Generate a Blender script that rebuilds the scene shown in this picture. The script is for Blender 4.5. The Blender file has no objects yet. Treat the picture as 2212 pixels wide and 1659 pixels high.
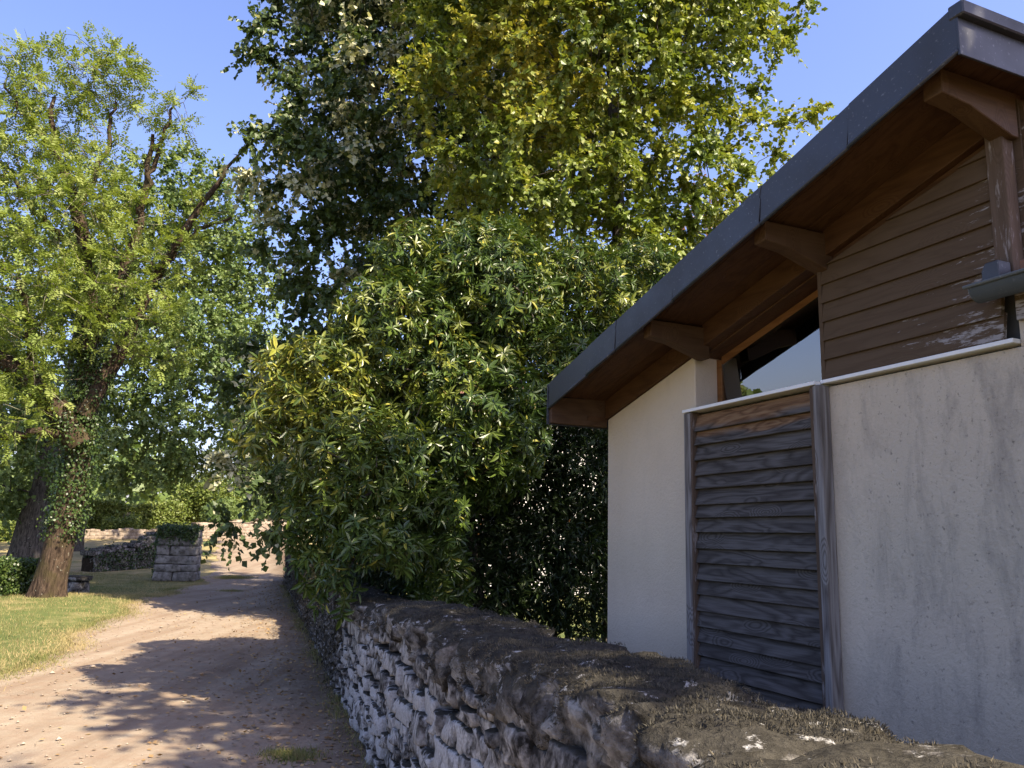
import bpy, math, random
import numpy as np
from mathutils import Vector, Matrix

rng = np.random.default_rng(11)
random.seed(11)
R = math.radians
scene = bpy.context.scene
COL = scene.collection

# ------------------------------------------------------------------ camera
W0, H0, FPX = 2212.0, 1659.0, 1760.0          # pixel frame used for measuring the photograph
PITCH, ROLL = R(10.7), R(1.5)
EYE = np.array([0.0, 0.0, 1.6])
_f = np.array([0, math.cos(PITCH), math.sin(PITCH)])
_r0 = np.array([1.0, 0, 0]); _u0 = np.cross(_r0, _f)
_r = math.cos(ROLL) * _r0 + math.sin(ROLL) * _u0
_u = -math.sin(ROLL) * _r0 + math.cos(ROLL) * _u0
cam = bpy.data.cameras.new('camera')
cam.sensor_width = 36.0
cam.lens = 36.0 * FPX / W0
cam.clip_start = 0.05
cam.clip_end = 3000
co = bpy.data.objects.new('camera', cam)
COL.objects.link(co)
co.matrix_world = Matrix(((_r[0], _u[0], -_f[0], EYE[0]), (_r[1], _u[1], -_f[1], EYE[1]),
                          (_r[2], _u[2], -_f[2], EYE[2]), (0, 0, 0, 1)))
scene.camera = co

# ------------------------------------------------------------------ light
SUN_AZ, SUN_EL = 128.0, 48.0                    # azimuth clockwise from +Y
w = bpy.data.worlds.new('World'); scene.world = w; w.use_nodes = True
nt = w.node_tree; nt.nodes.clear()
sky = nt.nodes.new('ShaderNodeTexSky'); sky.sky_type = 'NISHITA'; sky.sun_disc = False
sky.sun_elevation = R(SUN_EL); sky.sun_rotation = R(SUN_AZ)
sky.altitude = 200; sky.air_density = 1.2; sky.dust_density = 2.2; sky.ozone_density = 4.0
bg = nt.nodes.new('ShaderNodeBackground'); bg.inputs['Strength'].default_value = 0.12
wo = nt.nodes.new('ShaderNodeOutputWorld')
tint = nt.nodes.new('ShaderNodeMix'); tint.data_type = 'RGBA'; tint.blend_type = 'MULTIPLY'; tint.inputs[0].default_value = 1.0
tint.inputs[7].default_value = (0.90, 0.795, 0.96, 1)
nt.links.new(sky.outputs[0], tint.inputs[6]); nt.links.new(tint.outputs[2], bg.inputs[0]); nt.links.new(bg.outputs[0], wo.inputs[0])
sl = bpy.data.lights.new('sun', 'SUN'); sl.energy = 5.0; sl.angle = R(0.53); sl.color = (1.0, 0.87, 0.68)
so = bpy.data.objects.new('sun', sl); COL.objects.link(so)
sdir = Vector((math.sin(R(SUN_AZ)) * math.cos(R(SUN_EL)), math.cos(R(SUN_AZ)) * math.cos(R(SUN_EL)), math.sin(R(SUN_EL))))
so.rotation_euler = sdir.to_track_quat('Z', 'Y').to_euler()
so.location = (12, -4, 14)
scene.view_settings.view_transform = 'Standard'; scene.view_settings.look = 'None'
scene.view_settings.exposure = 1.52; scene.view_settings.gamma = 1.0
scene.view_settings.use_curve_mapping = False
scene.render.engine = 'CYCLES'
cy = scene.cycles
cy.max_bounces = 6; cy.diffuse_bounces = 3; cy.glossy_bounces = 3; cy.transmission_bounces = 4
cy.transparent_max_bounces = 6; cy.caustics_reflective = False; cy.caustics_refractive = False
cy.use_denoising = True; cy.sample_clamp_indirect = 8.0
try:
    cy.denoiser = 'OPENIMAGEDENOISE'
    cy.denoising_input_passes = 'RGB_ALBEDO_NORMAL'
except Exception:
    pass

# ------------------------------------------------------------------ measuring helpers
def ray(x, y):
    return _r * ((x - W0 / 2) / FPX) + _u * (-(y - H0 / 2) / FPX) + _f
def at(x, y, Y):                                # a pixel's direction, at depth Y
    d = ray(x, y); return EYE + d * (Y / d[1])
def onz(x, y, z=0.0):
    d = ray(x, y); return EYE + d * ((z - EYE[2]) / d[2])
def inframe(p):
    v = np.asarray(p) - EYE; f = v @ _f
    if f < 0.1: return None
    x, y = W0 / 2 + FPX * (v @ _r) / f, H0 / 2 - FPX * (v @ _u) / f
    return (x, y, FPX / f) if -40 < x < W0 + 40 and -40 < y < H0 + 40 else None
def sm(a, b, x):
    t = np.clip((np.asarray(x, float) - a) / (b - a), 0, 1); return t * t * (3 - 2 * t)
def ter(x, y):                                  # terrain height
    x = np.asarray(x, float); y = np.asarray(y, float)
    z = 1.15 * sm(25, 50, y) + 0.9 * sm(55, 140, y)
    z = z + 0.03 * np.sin(x * 0.7 + 1.3) * np.sin(y * 0.53) * sm(3, 8, np.abs(x + 3 + 0.3 * (y - 8)))
    z = z + 0.22 * np.exp(-((x + 9.2) ** 2 + (y - 17.0) ** 2) / 5.0)
    z = z - 0.25 * sm(6, 20, -x - 6) * sm(22, 12, y)
    return z

# ------------------------------------------------------------------ object helpers
def props(o, label=None, cat=None, group=None, kind=None):
    if label: o['label'] = label
    if cat: o['category'] = cat
    if group: o['group'] = group
    if kind: o['kind'] = kind
    return o
def thing(name, label, cat, loc=(0, 0, 0), rz=0.0, group=None):
    o = bpy.data.objects.new(name, None); COL.objects.link(o)
    o.location = loc; o.rotation_euler = (0, 0, rz); o.empty_display_size = 0.2
    return props(o, label, cat, group)
def link(name, me, m=None, parent=None, loc=(0, 0, 0), kind=None):
    o = bpy.data.objects.new(name, me); COL.objects.link(o)
    if m is not None and not me.materials: me.materials.append(m)
    if parent: o.parent = parent
    o.location = loc
    if kind: o['kind'] = kind
    return o
def npmesh(name, V, F, smooth=False, attrs=None):
    """V (n,3); F (m,k) equal-sized faces, or a list of such arrays."""
    Fs = F if isinstance(F, list) else [F]
    Fs = [np.asarray(f, np.int32) for f in Fs if len(f)]
    me = bpy.data.meshes.new(name)
    me.vertices.add(len(V)); me.vertices.foreach_set('co', np.asarray(V, np.float32).ravel())
    nl = sum(f.size for f in Fs); nf = sum(len(f) for f in Fs)
    me.loops.add(nl); me.loops.foreach_set('vertex_index', np.concatenate([f.ravel() for f in Fs]))
    me.polygons.add(nf)
    tot = np.concatenate([np.full(len(f), f.shape[1], np.int32) for f in Fs])
    st = np.concatenate([[0], np.cumsum(tot)[:-1]]).astype(np.int32)
    me.polygons.foreach_set('loop_start', st)
    me.update(calc_edges=True)
    me.polygons.foreach_set('use_smooth', np.full(nf, smooth))
    for k, v in (attrs or {}).items():
        a = me.attributes.new(k, 'FLOAT', 'POINT'); a.data.foreach_set('value', np.asarray(v, np.float32))
    me.validate()
    return me
class MB:
    """collects boxes, prisms and grids for one mesh"""
    def __init__(s): s.v = []; s.f = []
    def add(s, V, F):
        n = len(s.v); s.v += [tuple(map(float, p)) for p in V]; s.f += [tuple(i + n for i in f) for f in F]; return s
    def box(s, x0, x1, y0, y1, z0, z1):
        return s.add([(x0, y0, z0), (x1, y0, z0), (x1, y1, z0), (x0, y1, z0), (x0, y0, z1), (x1, y0, z1), (x1, y1, z1), (x0, y1, z1)],
                     [(0, 3, 2, 1), (4, 5, 6, 7), (0, 1, 5, 4), (1, 2, 6, 5), (2, 3, 7, 6), (3, 0, 4, 7)])
    def prism(s, poly, y0, y1):
        """polygon in (x,z), counter-clockwise seen from -y, extruded along y"""
        n = len(poly)
        V = [(p[0], y0, p[1]) for p in poly] + [(p[0], y1, p[1]) for p in poly]
        F = [tuple(range(n)), tuple(range(2 * n - 1, n - 1, -1))]
        F += [(i, i + n, (i + 1) % n + n, (i + 1) % n) for i in range(n)]
        return s.add(V, F)
    def prismx(s, poly, x0, x1):
        """polygon in (y,z) extruded along x"""
        n = len(poly)
        V = [(x0, p[0], p[1]) for p in poly] + [(x1, p[0], p[1]) for p in poly]
        F = [tuple(range(n - 1, -1, -1)), tuple(range(n, 2 * n))]
        F += [(i, (i + 1) % n, (i + 1) % n + n, i + n) for i in range(n)]
        return s.add(V, F)
    def mesh(s, name, bevel=0.0, smooth=False):
        me = bpy.data.meshes.new(name); me.from_pydata(s.v, [], s.f); me.update()
        import bmesh
        bm = bmesh.new(); bm.from_mesh(me)
        bmesh.ops.recalc_face_normals(bm, faces=bm.faces)
        if bevel > 0:
            bmesh.ops.bevel(bm, geom=list(bm.edges), offset=bevel, segments=1, affect='EDGES', clamp_overlap=True)
        bm.to_mesh(me); bm.free()
        if smooth: me.polygons.foreach_set('use_smooth', [True] * len(me.polygons))
        return me
    def obj(s, name, m, parent=None, bevel=0.0, smooth=False):
        return link(name, s.mesh(name, bevel, smooth), m, parent)

# ------------------------------------------------------------------ material helpers
class NB:
    def __init__(s, name):
        s.m = bpy.data.materials.new(name); s.m.use_nodes = True
        s.t = s.m.node_tree; s.n = s.t.nodes; s.l = s.t.links
        s.b = s.n['Principled BSDF']; s.out = s.n['Material Output']
        s.b.inputs['Specular IOR Level'].default_value = 0.3
    def new(s, t, **k):
        n = s.n.new(t)
        for a, v in k.items(): setattr(n, a, v)
        return n
    def put(s, sock, v):
        if hasattr(v, 'is_linked') or isinstance(v, bpy.types.NodeSocket): s.l.new(v, sock)
        elif isinstance(v, (tuple, list)) and len(v) == 3 and sock.type == 'RGBA': sock.default_value = (*v, 1)
        else: sock.default_value = v
    def pos(s): return s.new('ShaderNodeNewGeometry').outputs['Position']
    def obj(s): return s.new('ShaderNodeTexCoord').outputs['Object']
    def map(s, v, scale=(1, 1, 1), loc=(0, 0, 0), rot=(0, 0, 0)):
        n = s.new('ShaderNodeMapping'); s.l.new(v, n.inputs[0])
        s.put(n.inputs['Location'], loc); s.put(n.inputs['Rotation'], rot); s.put(n.inputs['Scale'], scale); return n.outputs[0]
    def noise(s, v, scale=5, detail=4, rough=0.55, dist=0.0):
        n = s.new('ShaderNodeTexNoise'); s.l.new(v, n.inputs['Vector'])
        n.inputs['Scale'].default_value = scale; n.inputs['Detail'].default_value = detail
        n.inputs['Roughness'].default_value = rough; n.inputs['Distortion'].default_value = dist
        return n.outputs['Fac']
    def vor(s, v, scale=5, feature='F1', out='Distance'):
        n = s.new('ShaderNodeTexVoronoi', feature=feature); s.l.new(v, n.inputs['Vector']); n.inputs['Scale'].default_value = scale
        return n.outputs[out]
    def ramp(s, f, *stops):
        n = s.new('ShaderNodeValToRGB'); s.l.new(f, n.inputs[0]); e = n.color_ramp.elements
        while len(e) < len(stops): e.new(0.5)
        for k, (p, c) in enumerate(stops):
            e[k].position = p
            e[k].color = (c, c, c, 1) if isinstance(c, (int, float)) else (*c, 1)
        return n.outputs[0]
    def mix(s, f, a, b, mode='MIX'):
        n = s.new('ShaderNodeMix', data_type='RGBA', blend_type=mode)
        s.put(n.inputs[0], f); s.put(n.inputs[6], a); s.put(n.inputs[7], b); return n.outputs[2]
    def math(s, op, a, b=0.0, clamp=False):
        n = s.new('ShaderNodeMath', operation=op, use_clamp=clamp); s.put(n.inputs[0], a); s.put(n.inputs[1], b); return n.outputs[0]
    def sep(s, v):
        n = s.new('ShaderNodeSeparateXYZ'); s.l.new(v, n.inputs[0]); return n.outputs
    def attr(s, name):
        return s.new('ShaderNodeAttribute', attribute_name=name).outputs['Fac']
    def rnd(s): return s.new('ShaderNodeObjectInfo').outputs['Random']
    def offs(s, v, k=40.0):                     # shift a vector by the object's own random number
        n = s.new('ShaderNodeVectorMath', operation='MULTIPLY_ADD'); 
        c = s.new('ShaderNodeCombineXYZ'); r_ = s.rnd()
        for i in range(3): s.l.new(r_, c.inputs[i])
        s.l.new(c.outputs[0], n.inputs[0]); n.inputs[1].default_value = (k, k * 1.7, k * 0.6); s.l.new(v, n.inputs[2])
        return n.outputs[0]
    def bump(s, h, strength=0.5, dist=0.01, prev=None):
        n = s.new('ShaderNodeBump'); s.l.new(h, n.inputs['Height'])
        n.inputs['Strength'].default_value = strength; n.inputs['Distance'].default_value = dist
        if prev: s.l.new(prev, n.inputs['Normal'])
        return n.outputs[0]
    def done(s, col, rough=0.8, normal=None, spec=None, metal=None):
        s.put(s.b.inputs['Base Color'], col); s.put(s.b.inputs['Roughness'], rough)
        if normal: s.l.new(normal, s.b.inputs['Normal'])
        if spec is not None: s.b.inputs['Specular IOR Level'].default_value = spec
        if metal is not None: s.b.inputs['Metallic'].default_value = metal
        return s.m

def leafmat(name, a, b, warm, back=None, rough=0.45, trans=0.35, spec=0.4):
    s = NB(name)
    t = s.attr('tone'); wv = s.attr('warm')
    c = s.mix(t, a, b); c = s.mix(wv, c, warm)
    if back:
        g = s.new('ShaderNodeNewGeometry'); c = s.mix(s.math('MULTIPLY', g.outputs['Backfacing'], 0.85), c, back)
    s.done(c, rough, spec=spec)
    tr = s.new('ShaderNodeBsdfTranslucent')
    s.l.new(s.mix(1.0, c, (1.0, 1.0, 0.55), 'MULTIPLY'), tr.inputs[0])
    mx = s.new('ShaderNodeMixShader'); mx.inputs[0].default_value = trans
    s.l.new(s.b.outputs[0], mx.inputs[1]); s.l.new(tr.outputs[0], mx.inputs[2]); s.l.new(mx.outputs[0], s.out.inputs[0])
    return s.m

def m_bark(name, dark, light, moss=None, mossamt=0.5):
    s = NB(name); p = s.pos()
    n1 = s.noise(s.map(p, (9, 9, 2.2)), 2.2, 6, 0.65, 0.4); n2 = s.noise(p, 1.7, 4)
    c = s.ramp(n1, (0.36, dark), (0.68, light))
    if moss:
        c = s.mix(s.ramp(n2, (mossamt - 0.06, 0.0), (mossamt + 0.1, 1.0)), c, moss)
    lich = s.ramp(s.noise(p, 14, 3), (0.66, 0.0), (0.7, 1.0))
    c = s.mix(s.math('MULTIPLY', lich, 0.55), c, (0.34, 0.34, 0.27))
    return s.done(c, 0.95, s.bump(n1, 0.9, 0.04), 0.1)

# ================================================================== materials
def m_path():
    s = NB('sandy_track'); p = s.pos()
    big = s.noise(s.map(p, (1, 0.45, 1), rot=(0, 0, R(-17))), 0.9, 5, 0.6); mid = s.noise(p, 5, 6, 0.65); fine = s.noise(p, 70, 4, 0.7)
    c = s.ramp(big, (0.33, (0.155, 0.115, 0.08)), (0.5, (0.25, 0.205, 0.147)), (0.66, (0.21, 0.163, 0.116)))
    rut = s.noise(s.map(p, (3.2, 0.14, 1), rot=(0, 0, R(-16.7))), 1.0, 5, 0.6)
    c = s.mix(s.ramp(rut, (0.42, 0.0), (0.66, 0.6)), c, (0.325, 0.28, 0.212))
    c = s.mix(s.ramp(rut, (0.30, 0.5), (0.46, 0.0)), c, (0.15, 0.098, 0.062))
    c = s.mix(s.ramp(mid, (0.35, 0.55), (0.62, 0.0)), c, (0.21, 0.14, 0.092))
    c = s.mix(s.ramp(fine, (0.3, 0.5), (0.55, 0.0)), c, (0.19, 0.135, 0.092))
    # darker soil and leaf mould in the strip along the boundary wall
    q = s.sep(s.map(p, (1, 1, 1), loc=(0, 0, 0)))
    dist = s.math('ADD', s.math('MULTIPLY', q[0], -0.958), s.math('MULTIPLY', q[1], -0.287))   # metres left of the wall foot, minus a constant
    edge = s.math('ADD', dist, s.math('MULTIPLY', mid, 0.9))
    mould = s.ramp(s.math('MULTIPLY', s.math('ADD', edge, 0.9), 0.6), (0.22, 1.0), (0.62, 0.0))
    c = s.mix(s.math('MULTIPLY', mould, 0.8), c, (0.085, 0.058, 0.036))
    peb = s.vor(p, 55)
    pm = s.ramp(peb, (0.1, 1.0), (0.2, 0.0))
    c = s.mix(s.math('MULTIPLY', pm, 0.3), c, (0.38, 0.33, 0.275))
    nb = s.bump(mid, 0.35, 0.05); nb = s.bump(fine, 0.5, 0.008, nb)
    return s.done(c, 0.95, nb, 0.15)
def m_lawn():
    s = NB('dry_lawn'); p = s.pos()
    big = s.noise(p, 0.35, 4, 0.6); mid = s.noise(p, 2.3, 5, 0.65); fine = s.noise(p, 45, 3, 0.7)
    y = s.sep(p)[1]
    dry = s.math('ADD', s.math('MULTIPLY', mid, 0.6), s.math('MULTIPLY', big, 0.5))
    far = s.ramp(s.math('MULTIPLY', y, 0.02), (0.44, 0.0), (0.6, 0.22))
    dry = s.math('ADD', dry, far)
    c = s.ramp(dry, (0.42, (0.065, 0.10, 0.028)), (0.58, (0.13, 0.145, 0.048)), (0.74, (0.32, 0.26, 0.125)), (0.92, (0.44, 0.34, 0.18)))
    c = s.mix(s.ramp(fine, (0.3, 0.55), (0.6, 0.0)), c, (0.07, 0.075, 0.025))
    return s.done(c, 0.95, s.bump(fine, 0.8, 0.03), 0.1)
def m_stone():
    s = NB('lichen_stone'); p = s.pos(); q = s.sep(p); rn = s.rnd()
    n1 = s.noise(p, 14, 6, 0.62); n2 = s.noise(s.map(p, (1, 1, 0.6)), 17, 5, 0.62); n3 = s.noise(p, 2.1, 3); nf = s.noise(p, 70, 3, 0.6)
    base = s.ramp(n1, (0.40, (0.025, 0.023, 0.02)), (0.51, (0.11, 0.102, 0.092)), (0.64, (0.26, 0.245, 0.22)))
    # pale crust lichen: thick along the middle of the wall, thin near its near end, its top and the shaded far stretch
    yy = s.ramp(s.math('MULTIPLY', q[1], 0.1), (0.20, 0.0), (0.36, 0.9), (0.75, 1.0), (0.95, 0.3))
    zz = s.ramp(q[2], (0.70, 1.0), (1.05, 0.4))
    amt = s.math('MULTIPLY', yy, zz)
    thr = s.math('ADD', s.math('ADD', s.math('MULTIPLY', n2, 0.75), s.math('MULTIPLY', n3, 0.3)), s.math('MULTIPLY', s.math('SUBTRACT', rn, 0.5), 0.22))
    thr = s.math('SUBTRACT', thr, s.math('SUBTRACT', 0.68, s.math('MULTIPLY', amt, 0.26)))
    crust = s.math('MULTIPLY', thr, 8.0, True)
    cc = s.mix(s.ramp(nf, (0.35, 0.0), (0.7, 1.0)), (0.29, 0.28, 0.262), (0.54, 0.52, 0.485))
    cc = s.mix(s.math('MULTIPLY', rn, 0.45), cc, (0.28, 0.272, 0.26))
    c = s.mix(crust, base, cc)
    # black moss along the upper lips
    nz = s.sep(s.new('ShaderNodeNewGeometry').outputs['Normal'])[2]
    mo = s.math('ADD', nz, s.math('MULTIPLY', s.math('SUBTRACT', n1, 0.5), 2.4))
    c = s.mix(s.ramp(mo, (0.66, 0.0), (0.95, 0.95)), c, (0.03, 0.026, 0.018))
    nb = s.bump(n1, 0.5, 0.02); nb = s.bump(nf, 0.4, 0.006, nb)
    return s.done(c, 0.95, nb, 0.1)
def m_coping():
    s = NB('mossy_coping'); p = s.pos()
    n1 = s.noise(p, 7, 8, 0.68); n2 = s.noise(p, 26, 6, 0.7); n3 = s.noise(p, 3.1, 4, 0.6)
    base = s.ramp(n1, (0.40, (0.028, 0.025, 0.021)), (0.51, (0.14, 0.13, 0.115)), (0.64, (0.33, 0.315, 0.285)))
    g = s.new('ShaderNodeNewGeometry'); nz = s.sep(g.outputs['Normal'])[2]
    mo = s.math('ADD', s.math('MULTIPLY', nz, 0.35), s.math('ADD', s.math('MULTIPLY', n3, 1.1), s.math('MULTIPLY', n2, 0.5)))
    c = s.mix(s.ramp(mo, (0.87, 0.0), (0.96, 1.0)), base, s.ramp(n2, (0.3, (0.02, 0.018, 0.014)), (0.7, (0.07, 0.064, 0.05))))
    wl_ = s.ramp(s.noise(p, 11, 6, 0.7), (0.60, 0.0), (0.66, 0.85))
    c = s.mix(wl_, c, (0.44, 0.43, 0.40))
    nb = s.bump(n1, 0.9, 0.04); nb = s.bump(n2, 0.8, 0.018, nb)
    return s.done(c, 0.95, nb, 0.08)
def m_earth(name='dark_earth', a=(0.02, 0.016, 0.011), b=(0.06, 0.047, 0.032)):
    s = NB(name); p = s.pos(); n = s.noise(p, 12, 6, 0.7)
    return s.done(s.ramp(n, (0.35, a), (0.7, b)), 1.0, s.bump(n, 0.8, 0.04), 0.05)
def m_plaster():
    s = NB('rough_render'); o = s.obj(); q = s.sep(o)
    grain = s.noise(o, 95, 4, 0.75); lump = s.noise(o, 38, 3, 0.6); big = s.noise(o, 1.3, 5, 0.6)
    streak = s.noise(s.map(o, (5.0, 5.0, 1.7)), 1.0, 9, 0.74, 0.4)
    c = s.ramp(big, (0.3, (0.61, 0.50, 0.365)), (0.7, (0.69, 0.58, 0.44)))
    right = s.ramp(s.math('ADD', q[0], 4.0), (0.35, 0.12), (0.9, 1.0))     # weathered half beyond the panel
    c = s.mix(s.math('MULTIPLY', right, 0.6), c, (0.45, 0.385, 0.30))
    st = s.math('MULTIPLY', s.math('MULTIPLY', s.ramp(streak, (0.48, 0.0), (0.72, 1.0)), right), 0.62)
    c = s.mix(st, c, (0.155, 0.14, 0.125))
    pit = s.ramp(s.noise(o, 32, 5, 0.7), (0.30, 1.0), (0.42, 0.0))
    c = s.mix(s.math('MULTIPLY', pit, s.math('MULTIPLY', right, 0.75)), c, (0.10, 0.088, 0.075))
    # grime creeping up from the ground
    low = s.math('ADD', q[2], s.math('MULTIPLY', streak, 0.9))
    c = s.mix(s.ramp(s.math('MULTIPLY', low, 0.5), (0.3, 0.45), (0.75, 0.0)), c, (0.285, 0.255, 0.215))
    nb = s.bump(lump, 0.55, 0.012); nb = s.bump(grain, 0.6, 0.006, nb)
    return s.done(c, 0.95, nb, 0.1)
def m_grain(name, cols, warmcols=None, axis=0, paint=None, fleck=None, rough=0.85, ring=9.0, flecks_fn=None, vert=False):
    """wood with long grain along one object axis, knots and rings; the colour of each board shifts with the object"""
    s = NB(name); o = s.offs(s.obj(), 13.0)
    sc = (0.16, 1, 1) if axis == 0 else (1, 1, 0.1) if axis == 2 else (1, 0.16, 1)
    v = s.map(o, sc)
    d = s.noise(v, 5.5, 3, 0.5, 0.6)
    k = s.vor(s.map(o, (2.2, 6, 6) if axis == 0 else (6, 6, 2.2)), 1.0)
    h = s.math('ADD', s.math('MULTIPLY', d, ring), s.math('MULTIPLY', s.ramp(k, (0.0, 1.0), (0.34, 0.0)), 3.2))
    rings = s.math('ABSOLUTE', s.math('SINE', s.math('MULTIPLY', h, 6.0), 0.0))
    fine = s.noise(s.map(o, (2, 60, 60) if axis == 0 else (60, 60, 2) if axis == 2 else (60, 2, 60)), 1.6, 4, 0.7)
    f = s.math('ADD', s.math('MULTIPLY', rings, 0.34), s.math('MULTIPLY', fine, 0.72))
    c = s.ramp(f, (0.25, cols[0]), (0.55, cols[1]), (0.85, cols[2]))
    if warmcols:
        oc = s.sep(s.new('ShaderNodeObjectInfo').outputs['Color'])
        wz = s.sep(s.obj())[2]
        c2 = s.ramp(f, (0.25, warmcols[0]), (0.55, warmcols[1]), (0.85, warmcols[2]))
        wm = s.math('ADD', s.math('MULTIPLY', wz, 16.0), s.math('MULTIPLY', s.math('SUBTRACT', d, 0.5), 3.0))
        wm = s.ramp(s.math('SUBTRACT', s.math('ADD', wm, s.math('MULTIPLY', oc[0], 2.6)), 1.35), (0.0, 0.0), (0.6, 1.0))
        c = s.mix(s.math('MULTIPLY', wm, oc[1]), c, c2)
    if fleck:
        fl = fleck(s, o, fine, f)
        c = s.mix(fl[0], c, fl[1])
    nb = s.bump(f, 0.35, 0.004)
    return s.done(c, rough, nb, 0.2)
def fleck_gable(s, o, fine, f):
    q = s.sep(s.obj())
    # paint peels towards the exposed lower outer corner
    e = s.math('ADD', s.math('MULTIPLY', s.math('ADD', q[0], 3.55), 0.75), s.math('MULTIPLY', s.math('SUBTRACT', 3.25, q[2]), 0.55))
    n = s.noise(s.map(o, (7, 30, 34)), 1.0, 6, 0.72)
    thr = s.math('ADD', n, s.math('MULTIPLY', s.math('SUBTRACT', e, 1.02), 0.36))
    return s.ramp(thr, (0.53, 0.0), (0.60, 0.9)), (0.33, 0.30, 0.28)
def fleck_post(s, o, fine, f):
    n = s.noise(s.map(o, (30, 30, 5)), 1.0, 6, 0.7)
    return s.ramp(n, (0.56, 0.0), (0.68, 0.8)), (0.34, 0.30, 0.28)
def m_metal(name, col, rough=0.45):
    s = NB(name); p = s.obj(); n = s.noise(p, 3, 5, 0.6); f = s.noise(p, 60, 3)
    c = s.mix(s.ramp(n, (0.35, 0.0), (0.7, 0.5)), col, tuple(k * 0.72 for k in col))
    c = s.mix(s.ramp(f, (0.62, 0.0), (0.75, 0.25)), c, (0.4, 0.4, 0.4))
    return s.done(c, s.ramp(n, (0.3, rough - 0.08), (0.7, rough + 0.12)), s.bump(n, 0.08, 0.02), 0.5)
def m_glass():
    s = NB('window_glass')
    gl = s.new('ShaderNodeBsdfGlossy'); gl.inputs['Roughness'].default_value = 0.0; gl.inputs['Color'].default_value = (0.95, 0.97, 1, 1)
    n = s.noise(s.obj(), 1.5, 2)
    s.l.new(s.bump(n, 0.05, 0.02), gl.inputs['Normal'])
    tr = s.new('ShaderNodeBsdfTransparent'); tr.inputs[0].default_value = (0.8, 0.85, 0.84, 1)
    fr = s.new('ShaderNodeFresnel'); fr.inputs[0].default_value = 2.4
    mx = s.new('ShaderNodeMixShader'); s.l.new(fr.outputs[0], mx.inputs[0]); s.l.new(tr.outputs[0], mx.inputs[1]); s.l.new(gl.outputs[0], mx.inputs[2])
    s.l.new(mx.outputs[0], s.out.inputs[0]); return s.m
def m_plain(name, col, rough=0.7, spec=0.3):
    s = NB(name); n = s.noise(s.obj(), 18, 4)
    return s.done(s.mix(s.ramp(n, (0.4, 0.0), (0.75, 0.3)), col, tuple(k * 0.7 for k in col)), rough, None, spec)
def m_blade(name, a, b, c3):
    s = NB(name); c = s.mix(s.attr('tone'), a, b); c = s.mix(s.attr('warm'), c, c3)
    s.done(c, 0.8, spec=0.15)
    tr = s.new('ShaderNodeBsdfTranslucent'); s.l.new(c, tr.inputs[0])
    mx = s.new('ShaderNodeMixShader'); mx.inputs[0].default_value = 0.25
    s.l.new(s.b.outputs[0], mx.inputs[1]); s.l.new(tr.outputs[0], mx.inputs[2]); s.l.new(mx.outputs[0], s.out.inputs[0]); return s.m

M = {}
M['path'] = m_path(); M['lawn'] = m_lawn(); M['stone'] = m_stone(); M['coping'] = m_coping(); M['earth'] = m_earth()
M['plaster'] = m_plaster(); M['glass'] = m_glass()
M['panel'] = m_grain('weathered_board', ((0.038, 0.031, 0.026), (0.072, 0.062, 0.054), (0.13, 0.116, 0.104)),
                     ((0.085, 0.042, 0.019), (0.16, 0.085, 0.04), (0.27, 0.165, 0.085)), ring=4.6)
M['gable'] = m_grain('brown_painted_board', ((0.08, 0.051, 0.03), (0.095, 0.062, 0.037), (0.108, 0.072, 0.044)), fleck=fleck_gable, ring=4)
M['post'] = m_grain('weathered_post', ((0.08, 0.065, 0.055), (0.17, 0.15, 0.135), (0.30, 0.28, 0.26)), axis=2, ring=3)
M['peelpost'] = m_grain('peeling_post', ((0.085, 0.055, 0.036), (0.10, 0.067, 0.045), (0.125, 0.085, 0.06)), axis=2, fleck=fleck_post, ring=3)
M['timber'] = m_grain('stained_timber', ((0.056, 0.026, 0.012), (0.08, 0.038, 0.017), (0.104, 0.053, 0.025)), ring=3, rough=0.6)
M['beam'] = m_grain('stained_beam', ((0.06, 0.031, 0.015), (0.08, 0.043, 0.021), (0.105, 0.06, 0.031)), axis=1, ring=2.5, rough=0.6)
M['frame'] = m_grain('orange_frame', ((0.14, 0.057, 0.018), (0.19, 0.082, 0.026), (0.23, 0.105, 0.037)), ring=3, rough=0.5)
M['zinc'] = m_metal('dark_zinc', (0.033, 0.035, 0.042)); M['gutter'] = m_metal('grey_gutter', (0.095, 0.105, 0.105), 0.6)
M['white'] = m_plain('white_metal_strip', (0.82, 0.80, 0.76), 0.45); M['room'] = m_plain('room_wall', (0.10, 0.10, 0.095), 0.9)
M['whitewall'] = m_plain('white_render', (0.82, 0.80, 0.76), 0.9)
M['tile'] = m_plain('brown_tiles', (0.19, 0.095, 0.06), 0.8)
M['bark'] = m_bark('ash_bark', (0.022, 0.015, 0.011), (0.10, 0.07, 0.048), (0.06, 0.05, 0.022), 0.56)
M['bark2'] = m_bark('grey_bark', (0.03, 0.026, 0.022), (0.15, 0.13, 0.11))
M['twig'] = m_bark('lichen_twig', (0.05, 0.04, 0.03), (0.22, 0.19, 0.14), (0.30, 0.30, 0.19), 0.55)
M['lime'] = leafmat('silver_lime_leaf', (0.03, 0.055, 0.016), (0.09, 0.13, 0.034), (0.64, 0.62, 0.40), trans=0.25)
M['gold'] = leafmat('yellowing_leaf', (0.085, 0.13, 0.02), (0.26, 0.30, 0.045), (0.54, 0.42, 0.07), rough=0.45, trans=0.32)
M['laurel'] = leafmat('laurel_leaf', (0.026, 0.055, 0.012), (0.105, 0.155, 0.025), (0.42, 0.39, 0.06), rough=0.36, trans=0.2, spec=0.42)
M['thicket'] = leafmat('shaded_thicket_leaf', (0.012, 0.026, 0.007), (0.035, 0.058, 0.014), (0.08, 0.09, 0.02), rough=0.4, trans=0.15, spec=0.3)  # darker than laurel leaf: deep shade inside the thicket put into the colour
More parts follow.
